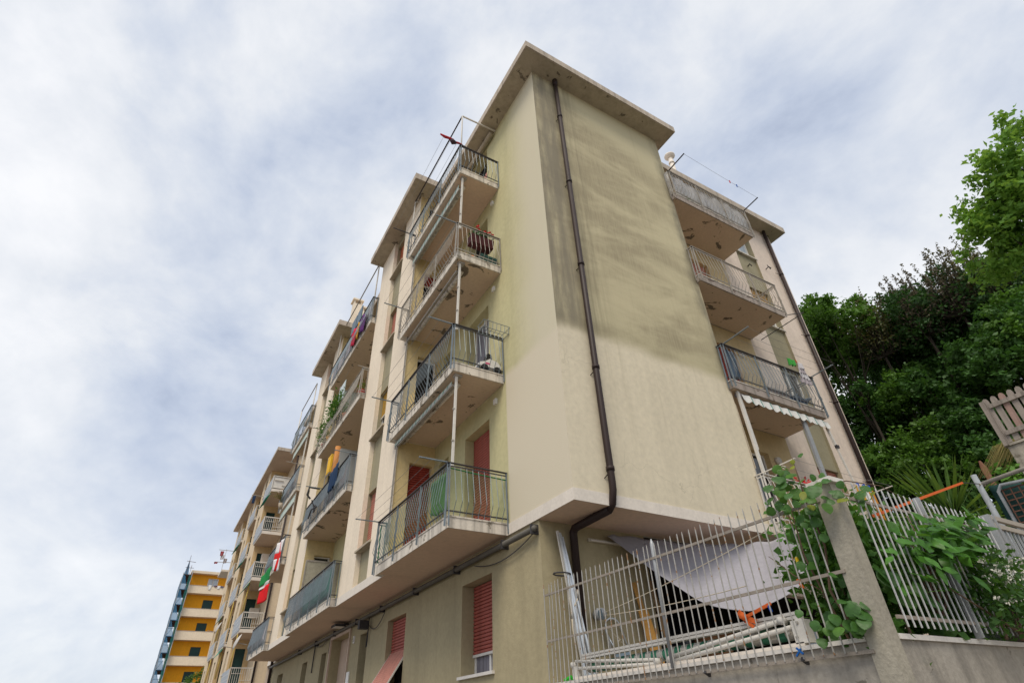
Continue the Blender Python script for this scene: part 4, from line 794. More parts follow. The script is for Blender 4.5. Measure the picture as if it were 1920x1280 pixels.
for i, (z0, z1) in enumerate(PT):
    p = MB().box(-1.97,12,YF,YF+.18,z0+.0,z1).box(-1.97,12,YF+.18,YF+1.19,z0,z0+.2).build('balcony_parapet', y_par, yb); MB().box(-1.99,12,YF-.03,YF+.2,z1+.001,z1+.05).build('coping', fascia, p)
    h = holes[i]
    if i: MB().box(h[0],h[1],YF+1.28,YF+1.34,h[2],h[3]).build('shutter', shutter_green, yb)
    else:
        w_ = MB().box(.40,.50,YF+1.15,YF+1.3,20.3,22.08).box(1.68,1.78,YF+1.15,YF+1.3,20.3,22.08).box(.5,1.68,YF+1.15,YF+1.3,22.0,22.08).box(1.05,1.13,YF+1.15,YF+1.3,20.3,22.0).build('window', metal_white, yb); MB().box(.5,1.05,YF+1.31,YF+1.33,20.3,22.0).build('pane', glass_sky, w_); MB().box(1.13,1.68,YF+1.31,YF+1.33,20.3,22.0).build('pane', glass_sky, w_)
for i, (x, cc, lab) in enumerate(((.75,(.66,.64,.62),'white shirt on the top parapet of the yellow block'),(1.5,(.12,.06,.08),'dark garment on the top parapet of the yellow block'),(1.95,(.68,.66,.66),'white towel on the top parapet of the yellow block'),(2.4,(.10,.10,.16),'navy garment on the top parapet of the yellow block'))):
    hang((x-.22,YF-.06,20.95),(x+.22,YF-.06,20.95),(.6,.2,.42,.25)[i], cl('yl%d' % i, cc), 'garment', 1, .03, .8, lab, 'garment', 'washing on the yellow block', normal=(0,1,0))
# scaffold with blue netting
net_blue = mat('net_blue', (.05,.17,.30), .8, .35, .9, alpha=.70, streak=.4, streak_scale=3); net_teal = mat('net_teal', (.01,.10,.09), .8, .3, 1, alpha=.85)
sc = thing('scaffold', (-2.6,90,0), 'tall scaffold wrapped in blue netting beside the yellow block', 'scaffold')
xs, ys = (-3.15,-2.05), (YF-.6,YF+2.4,YF+5.4)
for x in xs:
    for y in ys: MB().tube([(x,y,0),(x,y,22.3 if x < -3 else 22.6)], .06, 6).build('post', metal_galv, sc)
for j in range(11):
    z = 2+2*j; MB().box(-3.1,-2.1,ys[0],ys[2],z,z+.10).build('deck', mat('deck', (.10,.06,.06), .9, .3, 2), sc)
    MB().bar((-3.15,ys[0],z+1.0),(-2.05,ys[0],z+1.0),.05).bar((-3.15,ys[0],z+.02),(-2.05,ys[0],z+.02),.08).build('ledger', metal_dark, sc)
    MB().bar((-3.12,ys[0]+.02,z-1.9) if j % 2 else (-2.08,ys[0]+.02,z-1.9),(-2.08,ys[0]+.02,z) if j % 2 else (-3.12,ys[0]+.02,z),.045).build('brace', metal_dark, sc)
    MB().grid(lambda a, b: (-3.2-.05*math.sin(b*3.1), ys[0]+6*a, z-2+1.98*b), 4, 4).build('net', net_blue, sc, True)
    MB().grid(lambda a, b: (-3.15+(.95*a*(1-.75*b)), ys[0]-.05-.06*math.sin(b*3.14+a), z-2+1.98*b), 4, 4).build('net', net_blue, sc, True)
    MB().grid(lambda a, b: (-2.40+.36*a, ys[0]-.03+.03*math.sin(b*6), z-2+1.98*b), 2, 4).build('net', net_teal, sc, True)
MB().prism([(-3.1,ys[0],22.0),(-2.5,ys[0],22.0),(-2.85,ys[0],24.2)], (0,.3,0)).build('net', net_blue, sc)
MB().bar((-2.85,ys[0],22),(-2.85,ys[0],24.7),.05).bar((-3.2,ys[0],23.9),(-2.0,ys[0],23.8),.05).bar((-2.4,ys[0],22),(-2.4,ys[0],23.4),.05).build('guard_rail', rust, sc)

# ------------------------------------------------------------------ trees
bark = mat('bark', (.04,.032,.024), .95, .25, 5, .5, 20)
def tree(label, base, clumps, leaf, m, dens=900, seed=0, trunk_r=.16, name='tree', group=None, twig=0, sq=1.0, limb=True):
    """trunk, limbs to each clump, crown of leaf blades gathered in uneven clumps (x, y, z, r)"""
    g = np.random.default_rng(seed); t = thing(name, base, label, 'tree', group); b = Vector(base)
    top = Vector(np.mean([c_[:3] for c_ in clumps], axis=0)); mid = b.lerp(top, .45)
    mb = MB().tube([b, b.lerp(mid, .5)+Vector((.1,.05,0)), mid, mid.lerp(top, .8)], [trunk_r*1.3,trunk_r,trunk_r*.8,trunk_r*.3], 8)
    if limb:
        for c_ in clumps:
            p = Vector(c_[:3]); k = mid.lerp(top, .1+.5*g.random()); e = k.lerp(p, .55)+Vector((0,0,-.12*(p-k).length*.3)); mb.tube([k, e, p], [trunk_r*.36,trunk_r*.2,trunk_r*.05], 5)
    mb.build('trunk', bark, t, True)
    pts = []
    for (x, y, z, r_) in clumps:
        n = int(dens*r_*r_); sub = g.normal(size=(max(6, int(n/42)), 3)); sub /= np.linalg.norm(sub, axis=1)[:,None]; sub *= (r_*(.45+.55*g.random(len(sub))**.6))[:,None]; sub[:,2] *= sq
        idx = g.integers(0, len(sub), n); pts.append(np.array([x,y,z]) + sub[idx] + g.normal(size=(n,3))*r_*.145*np.array([1,1,.75]))
    o = leaf_cloud(np.concatenate(pts), leaf, m, 'crown', t, seed+1, flat=.25); tag(o, kind='stuff'); return t
leaf_str = leaf_mat('leaf_street', (.10,.16,.035))
tree('soft green street tree at the lower left between the buildings', (.4,61,0), [(-.2,61,6.3,1.0),(.6,61,7.0,.9),(1.2,61.5,7.2,.9),(-1.0,61,5.7,.9),(.8,61,6.0,1.1),(0.0,60.6,5.2,1.0)], .16, leaf_str, 1100, 5, .14, 'street_tree')
# ------------------------------------------------------------------ retaining wall, pillar, steel fences
tag(MB().box(.3,30,-3.45,.99,1.2,2.05).build('terrace', paving), kind='structure')
rw = thing('retaining_wall', (0,-1.4,0), 'stained grey concrete retaining wall with white coping under the steel fence', 'wall')
MB().box(0,.29,-3.74,.985,0,2.19).build('face', concrete, rw); MB().box(.291,9,-3.74,-3.46,0,2.19).build('face', concrete, rw)
MB().box(-.025,.31,-3.57,.985,2.192,2.225).build('coping', stone_white, rw); MB().box(.115,9,-3.765,-3.44,2.192,2.23).build('coping', stone_white, rw)
pl_ = thing('gate_pillar', (.03,-3.67,0), 'square concrete pillar with white stone cap between the two fences', 'pillar')
MB().box(-.045,.11,-3.757,-3.585,0,3.41).build('shaft', mat('concrete_pillar', (.34,.31,.25), .95, .14, 2.5, .5, 40, streak=.2, fine=.14), pl_); MB().box(-.075,.14,-3.79,-3.555,3.412,3.455).build('cap', stone_white, pl_)
fe = thing('steel_fence', (-.06,-1.4,2.1), 'rust flecked pale steel picket fence in front of the covered yard', 'fence')
FX = -.06
for z in (3.31,2.72,2.14): MB().bar((FX+.012,.88,z),(FX+.012,-3.62,z-.02),.018,.026).build('rail', mat('metal_rail', (.27,.23,.19), .6, .2, 6, fine=.2), fe)
pick = MB().tube([(0,0,0),(0,0,1.30),(0,0,1.335)], [.0068,.0068,.003], 6).mesh('picket', metal_fence)
for i in range(48):
    y = .86-.0945*i
    if y < -3.56: break
    place('picket', pick, (FX+rnd.uniform(-.002,.002), y, 2.125), fe, (rnd.gauss(0,.004), rnd.gauss(0,.006), 0))
MB().tube([(FX+.03,-1.45,2.2),(FX+.03,-1.45,3.46),(FX+.03,-1.45,3.52)], [.024,.024,.006], 10).build('post', metal_galv, fe, True)
for y in (-.55,-1.9,-3.0): MB().bar((FX,y,2.13),(.0,y,2.10),.03).build('bracket', metal_dark, fe)
f2 = thing('steel_fence', (1.4,-3.8,2.1), 'pale steel picket fence overgrown with shrubs right of the pillar', 'fence')
for z in (3.27,2.34): MB().bar((.11,-3.80,z),(2.60,-3.80,z+.01),.018,.026).build('rail', mat('metal_rail', None), f2)
pick2 = MB().tube([(0,0,0),(0,0,1.14),(0,0,1.165)], [.0078,.0078,.003], 6).mesh('picket', mat('metal_fence2', (.47,.47,.47), .5, .1, 5, metal=.1))
for i in range(26): place('picket', pick2, (.20+.0945*i, -3.812, 2.27), f2, (0, rnd.gauss(0,.006), 0))
MB().bar((1.32,-3.79,2.23),(1.32,-3.79,3.46),.055,.04,upv=(1,0,0)).build('post', metal_galv, f2)
gt = thing('steel_gate', (3.1,-3.8,2.1), 'galvanised steel gate with double top rails at the right edge', 'gate')
for x in (2.68,2.78,3.62): MB().bar((x,-3.80,2.23),(x,-3.80,3.47),.075,.05,upv=(1,0,0)).build('post', metal_galv, gt)
for z in (3.45,3.36,2.3): MB().bar((2.68,-3.81,z),(3.62,-3.81,z),.04,.05).build('rail', mat('gate_tan', (.38,.34,.29), .6), gt)
for i in range(8): MB().bar((2.86+.095*i,-3.81,2.3),(2.86+.095*i,-3.81,3.36),.018).build('bar', metal_galv, gt)
MB().box(2.76,2.83,-3.86,-3.83,2.92,2.99).build('lock', metal_pale, gt)

# ------------------------------------------------------------------ covered yard behind the fence
Bp = [(1.31,0.90,4.33),(1.58,0.60,3.95),(1.86,0.30,3.56),(2.13,-0.10,3.20),(2.36,-0.50,3.03),(2.55,-0.70,3.03),(2.83,-1.00,3.16),(3.06,-1.50,3.45),(3.26,-1.80,3.80)]
Tp = [(1.50,0.96,4.40),(2.00,0.92,4.38),(2.60,0.80,4.36),(3.06,0.55,4.31),(3.58,0.30,4.29),(3.84,0.00,4.26),(3.81,-0.50,4.20),(3.56,-1.20,4.09),(3.12,-1.80,3.97)]
def poly(P, t):
    k = min(int(t*(len(P)-1)), len(P)-2); f = t*(len(P)-1)-k; p0, p1, p2, p3 = (Vector(P[max(0,min(len(P)-1,k+j))]) for j in (-1,0,1,2))
    return .5*((2*p1)+(p2-p0)*f+(2*p0-5*p1+4*p2-p3)*f*f+(3*p1-p0-3*p2+p3)*f**3)
def sheet(a, b):
    p = poly(Tp, a).lerp(poly(Bp, a), b); s_ = math.sin(math.pi*min(1,a*1.02)); return p + Vector((.10*math.sin(math.pi*b)*s_+.03*math.sin(a*19+b*4)*b, .06*math.sin(math.pi*b)*s_+.02*math.sin(a*26-b*3), -.14*math.sin(math.pi*b)*s_-.03*math.sin(a*22)*math.sin(math.pi*b)-.018*math.sin(a*47+b*9)*(1-b)))
tag(MB().grid(sheet, 60, 24).build('canopy_sheet', white_cloth, None, True, thick=.004), 'large sagging pale grey sheet hung as a canopy behind the fence', 'sheet')
t = thing('aluminium_profiles', (.32,.85,2.23), 'bundle of aluminium profiles leaning in the corner behind the fence', 'metal profiles')
for i, (x, y, dx, h, wd, m_) in enumerate(((.20,.80,.10,2.02,.03,metal_alu),(.24,.86,.05,2.06,.035,metal_white),(.29,.82,.03,2.0,.04,metal_alu),(.33,.88,.0,1.97,.03,metal_galv),(.36,.80,-.02,1.96,.03,metal_alu),(.27,.90,.06,2.08,.03,metal_white),(.42,.86,-.04,1.5,.05,metal_galv),(.46,.84,-.06,1.35,.04,mat('plank_grey', (.33,.31,.30), .8)))):
    MB().bar((x+.12,y-.25,2.23),(x+dx,y+.05,2.23+h),wd,.022).build('profile', m_, t)
MB().tube([(.19+.16*math.cos(a)*.9+.05,.80+.10*math.sin(a),3.62) for a in [i*math.pi/5 for i in range(11)]], .012, 5, False).build('tie', metal_dark, t)
t = thing('bent_pole', (.25,.55,2.23), 'thin bent metal pole with a grip leaning beside the aluminium profiles', 'pole')
MB().tube([(.22,.52,2.23),(.25,.66,2.88),(.29,.70,3.10)], .011, 6).tube([(.29,.70,3.10),(.37,.70,3.20),(.42,.70,3.28)], .010, 6).build('rod', string_m, t, True); MB().tube([(.42,.70,3.28),(.43,.70,3.40)], .018, 8).build('grip', metal_pale, t, True); MB().tube([(.27,.68,3.0),(.29,.70,3.12)], .018, 8).build('grip', metal_pale, t, True)
t = thing('wall_spotlight', (.9,.98,3.1), 'round grey spotlight on the olive wall behind the fence', 'spotlight')
MB().tube([(.94,.99,3.12),(.90,.90,3.11),(.86,.74,3.10)], [.05,.075,.085], 16).build('housing', metal_galv, t, True); MB().tube([(.86,.742,3.10),(.86,.735,3.10)], .07, 16).build('lens', mat('lens', (.10,.13,.15), .2), t); MB().bar((.94,.93,3.2),(1.02,.99,3.2),.03).build('bracket', metal_white, t)
t = thing('hand_trolley', (1.3,.8,2.2), 'folded silver hand trolley with blue plate against the wall behind the fence', 'trolley')
MB().tube([(1.10,.90,2.62),(1.06,.94,2.95),(1.10,.95,3.05),(1.18,.95,3.09),(1.28,.95,3.08),(1.34,.94,3.02),(1.45,.90,2.62)], .016, 8).tube([(1.14,.85,2.62),(1.08,.93,2.86)], .012, 6).build('hoop', metal_alu, t, True); MB().box(1.14,1.42,.86,.90,2.48,2.68).build('plate', mat('blue_plate', (.25,.33,.40), .5), t); MB().tube([(1.10,.90,2.95),(1.24,.90,2.80),(1.42,.90,2.70)], .007, 5).tube([(1.22,.89,2.84),(1.27,.88,2.79),(1.22,.88,2.76)], .015, 5).build('cord', string_m, t)
for i, (x, y, h, lx, m_, lab) in enumerate(((1.80,.80,1.02,.0,(.52,.27,.07),'wide yellow wooden board leaning against the wall behind the fence'),(1.92,.90,1.45,-.14,(.48,.25,.07),'longer narrow wooden board leaning behind the wide yellow board'),(2.16,.88,1.5,-.02,(.30,.19,.10),'brown wooden batten leaning right of the yellow boards'))):
    t = thing('wooden_board', (x,y,2.2), lab, 'board', 'boards leaning in the covered yard'); wm = mat('board%d' % i, m_, .7, .12, 4, streak=.25, streak_scale=18); wd = (.20,.09,.085)[i]
    MB().bar((x+.06,y-.12,2.2),(x+lx,y+.06,2.2+h),wd,.022,upv=(0,1,0)).build('plank', wm, t); MB().bar((x+.06,y-.145,2.24),(x+.06,y-.143,2.26),wd*.8,.01).build('end_cleat', wm, t)
t = thing('tube_lamp', (1.28,.96,4.24), 'white fluorescent tube lamp under the overhang', 'lamp'); MB().box(.94,1.64,.955,.995,4.22,4.27).build('housing', mat('lamp_housing', (.55,.50,.40), .6), t); MB().tube([(.97,.94,4.235),(1.61,.94,4.235)], .014, 8).build('tube', stone_white, t)
def lump(cx, cy, cz, rx, ry, rz, seed, amp=.22):
    g = random.Random(seed); ph = [(g.uniform(1,5), g.uniform(1,5), g.uniform(0,6)) for _ in range(5)]
    def fn(a, b):
        th, fi = 2*math.pi*a, math.pi*b; k = 1+amp*sum(math.sin(p*th*1.0//1*0+round(p)*th+round(q)*fi+r0) for p, q, r0 in ph)/2.5
        return (cx+rx*k*math.sin(fi)*math.cos(th), cy+ry*k*math.sin(fi)*math.sin(th), max(cz-rz*.8, cz+rz*k*math.cos(fi)))
    return MB().grid(fn, 28, 16)
for i, (c_, r_, lab) in enumerate((((3.0,1.7,2.75),(.55,.4,.55),'black rubbish bag in the dark yard left of the others'),((3.7,1.9,2.7),(.6,.45,.5),'black rubbish bag in the dark yard nearest the orange ribbon'),((3.4,2.6,3.0),(.7,.5,.7),'black rubbish bag stacked at the back of the dark yard'))):
    t = thing('rubbish_bag', (c_[0],c_[1],2.05), lab, 'bag', 'rubbish bags in the yard'); lump(*c_, *r_, 20+i).build('sack', black_plastic, t, True); MB().tube([(c_[0],c_[1],c_[2]+r_[2]*.9),(c_[0],c_[1],c_[2]+r_[2]*1.2)], [.05,.09], 7).build('knot', black_plastic, t, True)
t = thing('cardboard_box', (3.6,1.25,2.05), 'brown cardboard box beside the rubbish bags', 'box'); cbm = mat('cardboard', (.30,.15,.07), .85, .2, 4); MB().box(3.3,3.95,1.1,1.45,2.06,2.95).build('body', cbm, t); MB().quad((3.3,1.1,2.95),(3.95,1.1,2.95),(3.98,.98,3.05),(3.28,.98,3.05)).build('flap', cbm, t, thick=.006)
# dismantled awning lying on the coping
t = thing('dismantled_awning', (.12,-1.3,2.23), 'dismantled striped awning with white folding arms lying on the coping', 'awning')
st_y = mat('awning_roll', (.50,.47,.42), .85, .06, 3, stripes=((.05,.20,.12), .19, 1, .5))
MB().tube([(.20,.28,2.36),(.20,-2.95,2.36)], .062, 14).build('fabric_roll', st_y, t, True)
MB().box(.10,.19,-2.95,.34,2.452,2.475).box(.10,.19,-2.95,.34,2.484,2.51).box(.12,.17,-2.94,.33,2.475,2.484).build('cassette', metal_white, t)
def arm(p, q, r_=.019): return MB().tube([p, q], r_, 10).build('folding_arm', metal_white, t, True)
arm((.08,.42,2.44),(.08,-1.12,2.31)); arm((.07,.47,2.36),(.07,-1.14,2.27)); arm((.07,-1.34,2.31),(.07,-2.81,2.45),.022); arm((.06,-1.36,2.265),(.06,-2.90,2.385),.022)
for (y, z) in ((-1.13,2.29),(-1.35,2.29),(-2.82,2.45),(.45,2.40)): MB().tube([(.03,y,z),(.11,y,z)], .034, 12).build('elbow', metal_white, t, True)
MB().box(.03,.12,-3.06,-2.92,2.25,2.43).box(.05,.10,-3.02,-2.96,2.43,2.47).build('end_bracket', metal_white, t); MB().box(.04,.12,.36,.46,2.24,2.38).build('end_bracket', metal_white, t); MB().box(.03,.09,-3.0,.40,2.232,2.26).build('mounting_bar', band_white, t)
for i, (y, z) in enumerate(((-2.88,2.34),(-2.95,2.30),(-2.99,2.41))): MB().tube([(.02,y,z),(.04,y,z)], .013, 8).build('bolt', metal_pale, t)
orange = mat('ribbon_orange', (.70,.13,.02), .6, .08, 4)
t = thing('orange_ribbon', (.06,-2.45,2.5), 'knotted orange ribbon tied along the edge of the sheet', 'ribbon')
MB().bar((.06,-2.37,2.595),(.06,-2.44,2.51),.012,.05).bar((.06,-2.40,2.55),(.06,-2.55,2.48),.012,.045).bar((.06,-2.42,2.51),(.06,-2.51,2.44),.012,.03).bar((.055,-2.44,2.535),(.055,-2.76,2.605),.010,.028).build('strip', orange, t); MB().tube([(.05,-2.40,2.56),(.05,-2.46,2.52)], [.035,.03], 7).build('knot', orange, t, True)
tag(MB().bar((.05,-2.735,2.59),(.05,-2.75,2.535),.018).build('clip', cl('clipblue', (.01,.08,.45))), 'small blue clip below the orange ribbon end', 'clip')
tag(MB().bar((-.085,-2.99,2.21),(-.085,-3.04,2.16),.014).bar((-.085,-3.03,2.20),(-.085,-2.97,2.15),.012).build('tie', cl('clipblue2', (.01,.10,.35))), 'blue plastic tie knotted on the lower fence bars', 'tie')
tag(MB().bar((.04,-3.17,2.92),(.04,-3.17,2.85),.02).build('clip', cl('clipyel', (.75,.5,.02))), 'yellow clip on the twig in front of the sheet', 'clip'); tag(MB().bar((.03,-3.12,2.74),(.03,-3.15,2.66),.018).build('clip', cl('clipor', (.75,.12,.02))), 'orange clip on the twig in front of the sheet', 'clip')
tag(MB().tube(sag((.95,.9,3.12),(-.02,-3.0,3.20),.03), .005, 5).build('cord', string_m), 'long cord rising from the spotlight to the fence top rail', 'cord'); tag(MB().tube(sag((.95,.9,3.10),(-.02,-2.6,2.78),.03), .005, 5).build('cord', string_m), 'lower cord from the spotlight along the middle rail', 'cord')
tag(MB().tube([(.0,.60,2.235),(.06,.54,2.27),(.12,.50,2.24),(.07,.55,2.29)], [.02,.03,.02,.01], 6).build('rag', cl('limer', (.03,.40,.03))), 'bright green scrap on the coping near the building corner', 'rag')
tag(MB().box(6.8,7.2,1.6,1.7,2.4,3.4).build('wall_cabinet', mat('cab_blue', (.42,.47,.52), .6)), 'pale blue cabinet seen through the vine behind the fence', 'cabinet')

# ------------------------------------------------------------------ odds and ends on the right edge
t = thing('scaffold_pole', (4.18,-3.42,2.1), 'weathered steel post with a long horizontal pole at the right edge', 'pole'); MB().tube([(4.22,-3.43,2.1),(4.17,-3.40,4.33)], .036, 10).build('post', mat('old_galv', (.25,.27,.29), .7, .25, 6, fine=.2), t, True); MB().tube([(4.2,-3.40,4.20),(4.2,-5.3,4.30)], .026, 10).build('crossbar', metal_pale, t, True); MB().tube([(4.14,-3.42,4.19),(4.25,-3.44,4.19),(4.22,-3.36,4.21)], .014, 6).build('wire_tie', string_m, t)
tag(MB().bar((.50,-3.73,3.19),(3.40,-3.51,4.06),.004,.026).build('strap', orange), 'taut orange strap running up from the fence to the steel post', 'strap'); tag(MB().tube([(3.40,-3.51,4.06),(4.17,-3.42,4.20)], .006, 5).build('cord', metal_dark), 'dark cord tying the orange strap to the steel post', 'cord')
tag(MB().grid(lambda a, b: (4.26+.10*a+.03*math.sin(b*5), -3.46-.62*a*(.5+.5*b)+.0, 4.17-.02*a-.95*b), 8, 10).build('shade_net', mat('net_dark', (.012,.045,.042), .9, .2, 3), None, True, thick=.006), 'dark green shade cloth hung between the post and the rusty panel', 'shade cloth')
t = thing('rusty_panel', (4.2,-3.9,2.2), 'rusty lattice panel in a galvanised tube frame at the right edge', 'panel'); MB().tube([(4.19,-3.56,2.3),(4.19,-3.56,4.05),(4.19,-3.62,4.12),(4.19,-4.9,4.0)], .022, 8).build('frame', mat('old_galv', None), t, True)
for i in range(13): MB().bar((4.205,-3.60-.09*i,2.3),(4.205,-3.60-.09*i,4.07),.012).build('bar', rust, t)
for i in range(24): MB().bar((4.22,-3.58,2.45+.07*i),(4.22,-4.85,2.45+.07*i),.016).build('bar', rust, t)
tag(MB().grid(lambda a, b: (4.6+.6*a, -3.9-1.4*b, 3.98+.10*math.sin(b*5)+.14*a), 4, 10).build('tarpaulin', mat('tarp_teal', (.13,.24,.24), .6), None, True, thick=.01), 'teal tarpaulin laid behind the rusty panel', 'tarpaulin')
cp = thing('garden_wall', (7.3,-5.5,0), 'rough concrete garden wall below the wooden picket fence', 'wall'); MB().box(7.0,7.6,-8,-3.14,0,5.42).build('wall_body', concrete, cp); MB().box(6.97,7.63,-8.02,-3.11,5.421,5.46).build('top_edge', concrete, cp)
wf = thing('wooden_fence', (7.05,-4.3,5.46), 'weathered wooden picket fence with rounded tops on the concrete wall', 'fence')
wood = mat('weathered_wood', (.30,.26,.23), .9, .14, 3, .5, 30, streak=.45, streak_scale=16); woodr = mat('weathered_wood_red', (.33,.22,.19), .9, .14, 3, .5, 30, streak=.45, streak_scale=16)
for i in range(13):
    y = -3.20-.128*i; w_ = .046
    MB().prism([(7.0,y-w_,5.48),(7.0,y+w_,5.48),(7.0,y+w_,6.26),(7.0,y+w_*.7,6.305),(7.0,y,6.325),(7.0,y-w_*.7,6.305),(7.0,y-w_,6.26)], (.022,0,0)).build('picket', woodr if i % 4 == 2 else wood, wf)
for z in (5.60,6.12): MB().box(6.965,6.998,-4.95,-3.22,z,z+.075).build('rail', wood, wf)
MB().box(6.94,7.03,-3.19,-3.12,5.43,6.27).build('post', wood, wf)
tag(MB().tube([(9.2,-2,5.2),(9.3,-1.95,5.9),(9.28,-1.95,6.05)], [.05,.06,.02], 6).build('dead_stump', mat('deadwood', (.22,.11,.07), .9)), 'reddish broken branch stump below the wooden fence', 'branch')
# ------------------------------------------------------------------ climbing vine, shrubs, yucca
def leaf_shape(kind, m_):
    """one folded leaf blade, base at origin, tip along +Y, upper side +Z"""
    mb = MB()
    if kind == 'round': prof = [(0,0),(.16,.34),(.34,.46),(.58,.46),(.80,.32),(.93,.13),(1,0)]
    elif kind == 'lance': prof = [(0,0),(.15,.13),(.38,.24),(.60,.22),(.82,.11),(1,0)]
    else: prof = [(0,.0),(.10,.022),(.45,.030),(.8,.018),(1,0)]
    def bend(t): return -.16*t*t if kind != 'blade' else 0
    for sgn in (1, -1):
        for (t0, w0), (t1, w1) in zip(prof[:-1], prof[1:]):
            rip = .015*math.sin(t0*14)
            P = [(0,t0,bend(t0)), (sgn*w0*.55,t0-.03*w0,bend(t0)+.10*w0+rip), (sgn*w0,t0-.09*w0,bend(t0)+.03*w0), (sgn*w1,t1-.09*w1,bend(t1)+.03*w1), (sgn*w1*.55,t1-.03*w1,bend(t1)+.10*w1), (0,t1,bend(t1))]
            mb.quad(P[0],P[1],P[4],P[5]); mb.quad(P[1],P[2],P[3],P[4])
    me = mb.mesh('leaf', m_, True)
    bm = bmesh.new(); bm.from_mesh(me); bmesh.ops.remove_doubles(bm, verts=bm.verts, dist=.0005); bmesh.ops.recalc_face_normals(bm, faces=bm.faces); bm.to_mesh(me); bm.free(); me.polygons.foreach_set('use_smooth', [True]*len(me.polygons)); return me
def put_leaf(me, p, up_, tip, size, parent):
    n = Vector(up_).normalized(); y = Vector(tip); y = (y-n*y.dot(n)).normalized(); x = y.cross(n); M = Matrix((x, y, n)).transposed()
    return place('leaf', me, p, parent, M.to_euler(), (size,)*3)
lv_m = [leaf_mat('vine_a', (.055,.145,.032), .2, rough=.42), leaf_mat('vine_b', (.095,.215,.036), .2, rough=.42), leaf_mat('vine_y', (.22,.25,.03), .2, rough=.5, trans=(.3,.35,.03))]
vine_l = [leaf_shape('round', q) for q in lv_m]
LV = [(-0.09,-3.51,3.52,1.00),(-0.09,-3.43,3.40,1.00),(-0.21,-3.58,3.26,1.10),(-0.21,-3.72,3.32,1.20),(-0.10,-3.72,3.37,1.00),(-0.12,-3.56,3.21,0.80),(-0.13,-3.37,3.27,1.00),(-0.18,-3.45,3.34,0.90),(-0.14,-3.47,3.27,0.90),(-0.14,-3.61,3.43,0.80),(-0.14,-3.35,3.04,0.70),(-0.20,-3.36,2.99,0.70),(-0.16,-3.72,3.17,0.90),(-0.16,-3.44,2.90,1.10),(-0.12,-3.43,2.84,0.80),(-0.08,-3.57,2.96,1.00),(-0.09,-3.51,2.97,0.90),(-0.14,-3.35,2.76,1.00),(-0.16,-3.33,2.78,0.90),(-0.18,-3.26,2.86,0.70),(-0.21,-3.58,2.77,0.80),(-0.15,-3.53,2.64,0.80),(-0.18,-3.23,2.53,0.80),(-0.17,-3.19,2.42,0.80),(-0.10,-3.56,2.43,0.90),(-0.10,-3.60,2.36,1.20),(-0.10,-3.65,2.40,1.10),(-0.10,-3.49,2.30,1.20),(-0.10,-3.66,2.29,0.90),(-0.15,-3.45,2.35,0.90),(-0.14,-3.29,2.28,0.80),(-0.19,-3.39,2.26,0.80),(-0.10,-3.61,2.26,0.80),(-0.22,-3.32,2.32,0.80),(-0.17,-3.49,2.25,0.90),(-0.20,-3.65,3.07,0.70),(-0.15,-3.46,3.08,0.80),(-0.08,-3.40,3.17,0.90),(-0.13,-3.36,3.19,0.80),(-0.19,-3.63,3.29,0.90),(-0.09,-3.66,3.25,0.80),(-0.11,-3.68,3.45,0.70),(-0.12,-3.54,3.16,0.80),(-0.17,-3.37,3.53,0.90),(-0.08,-3.20,3.52,1.00),(-0.09,-3.20,3.40,0.90),(-0.20,-3.39,3.42,1.10),(-0.11,-3.41,3.54,0.80),(-0.12,-3.28,3.33,0.80),(-0.16,-3.32,3.25,0.70),(-0.15,-3.43,3.46,0.90),(-0.15,-3.28,3.43,0.80),(-0.09,-3.38,3.61,0.60),(0.21,-3.84,3.29,1.00),(0.27,-3.84,3.34,0.80),(0.48,-3.84,3.33,0.50),(-0.02,-3.84,3.19,0.90),(-0.15,-3.53,3.57,0.50),(-0.10,-3.53,3.65,0.40)]
vi = thing('climbing_vine', (.15,-3.4,2.2), 'large leaved climbing vine over the pillar and the end of the steel fence', 'vine')
for i, (x, y, z, s_) in enumerate(LV):
    if 2.45 < z < 3.12 and i % 3: continue
    k = 2 if s_ <= .5 or (i % 17 == 5) else rnd.choice((0,0,1))
    put_leaf(vine_l[k], (x,y,z+.05), (-1+rnd.gauss(0,.5),-.7+rnd.gauss(0,.5),.9+rnd.gauss(0,.4)), (rnd.gauss(-.3,.6),rnd.gauss(0,.6),-1), .11*s_*rnd.uniform(.75,1.2), vi)
    for q_ in range(0 if 2.5 < z < 3.05 else 1): put_leaf(vine_l[rnd.choice((0,0,0,1))], (x+rnd.uniform(-.03,.14), y+rnd.gauss(0,.07), z+rnd.gauss(.03,.07)), (-1+rnd.gauss(0,.7),-.7+rnd.gauss(0,.7),.8+rnd.gauss(0,.6)), (rnd.gauss(-.3,.7),rnd.gauss(0,.7),-.8), .095*rnd.uniform(.55,1.15), vi)
for i in range(20):                                                     # inner leaves behind the bars
    put_leaf(vine_l[0], (rnd.uniform(.0,.22), rnd.uniform(-3.62,-3.2), rnd.choice((rnd.uniform(2.25,2.6), rnd.uniform(2.7,3.5)))), (-1+rnd.gauss(0,.6),-.6+rnd.gauss(0,.6),.7+rnd.gauss(0,.5)), (rnd.gauss(0,.7),rnd.gauss(0,.7),-1), .12*rnd.uniform(.7,1.2), vi)
stem_m = mat('vine_stem', (.13,.085,.055), .8, .2, 8)
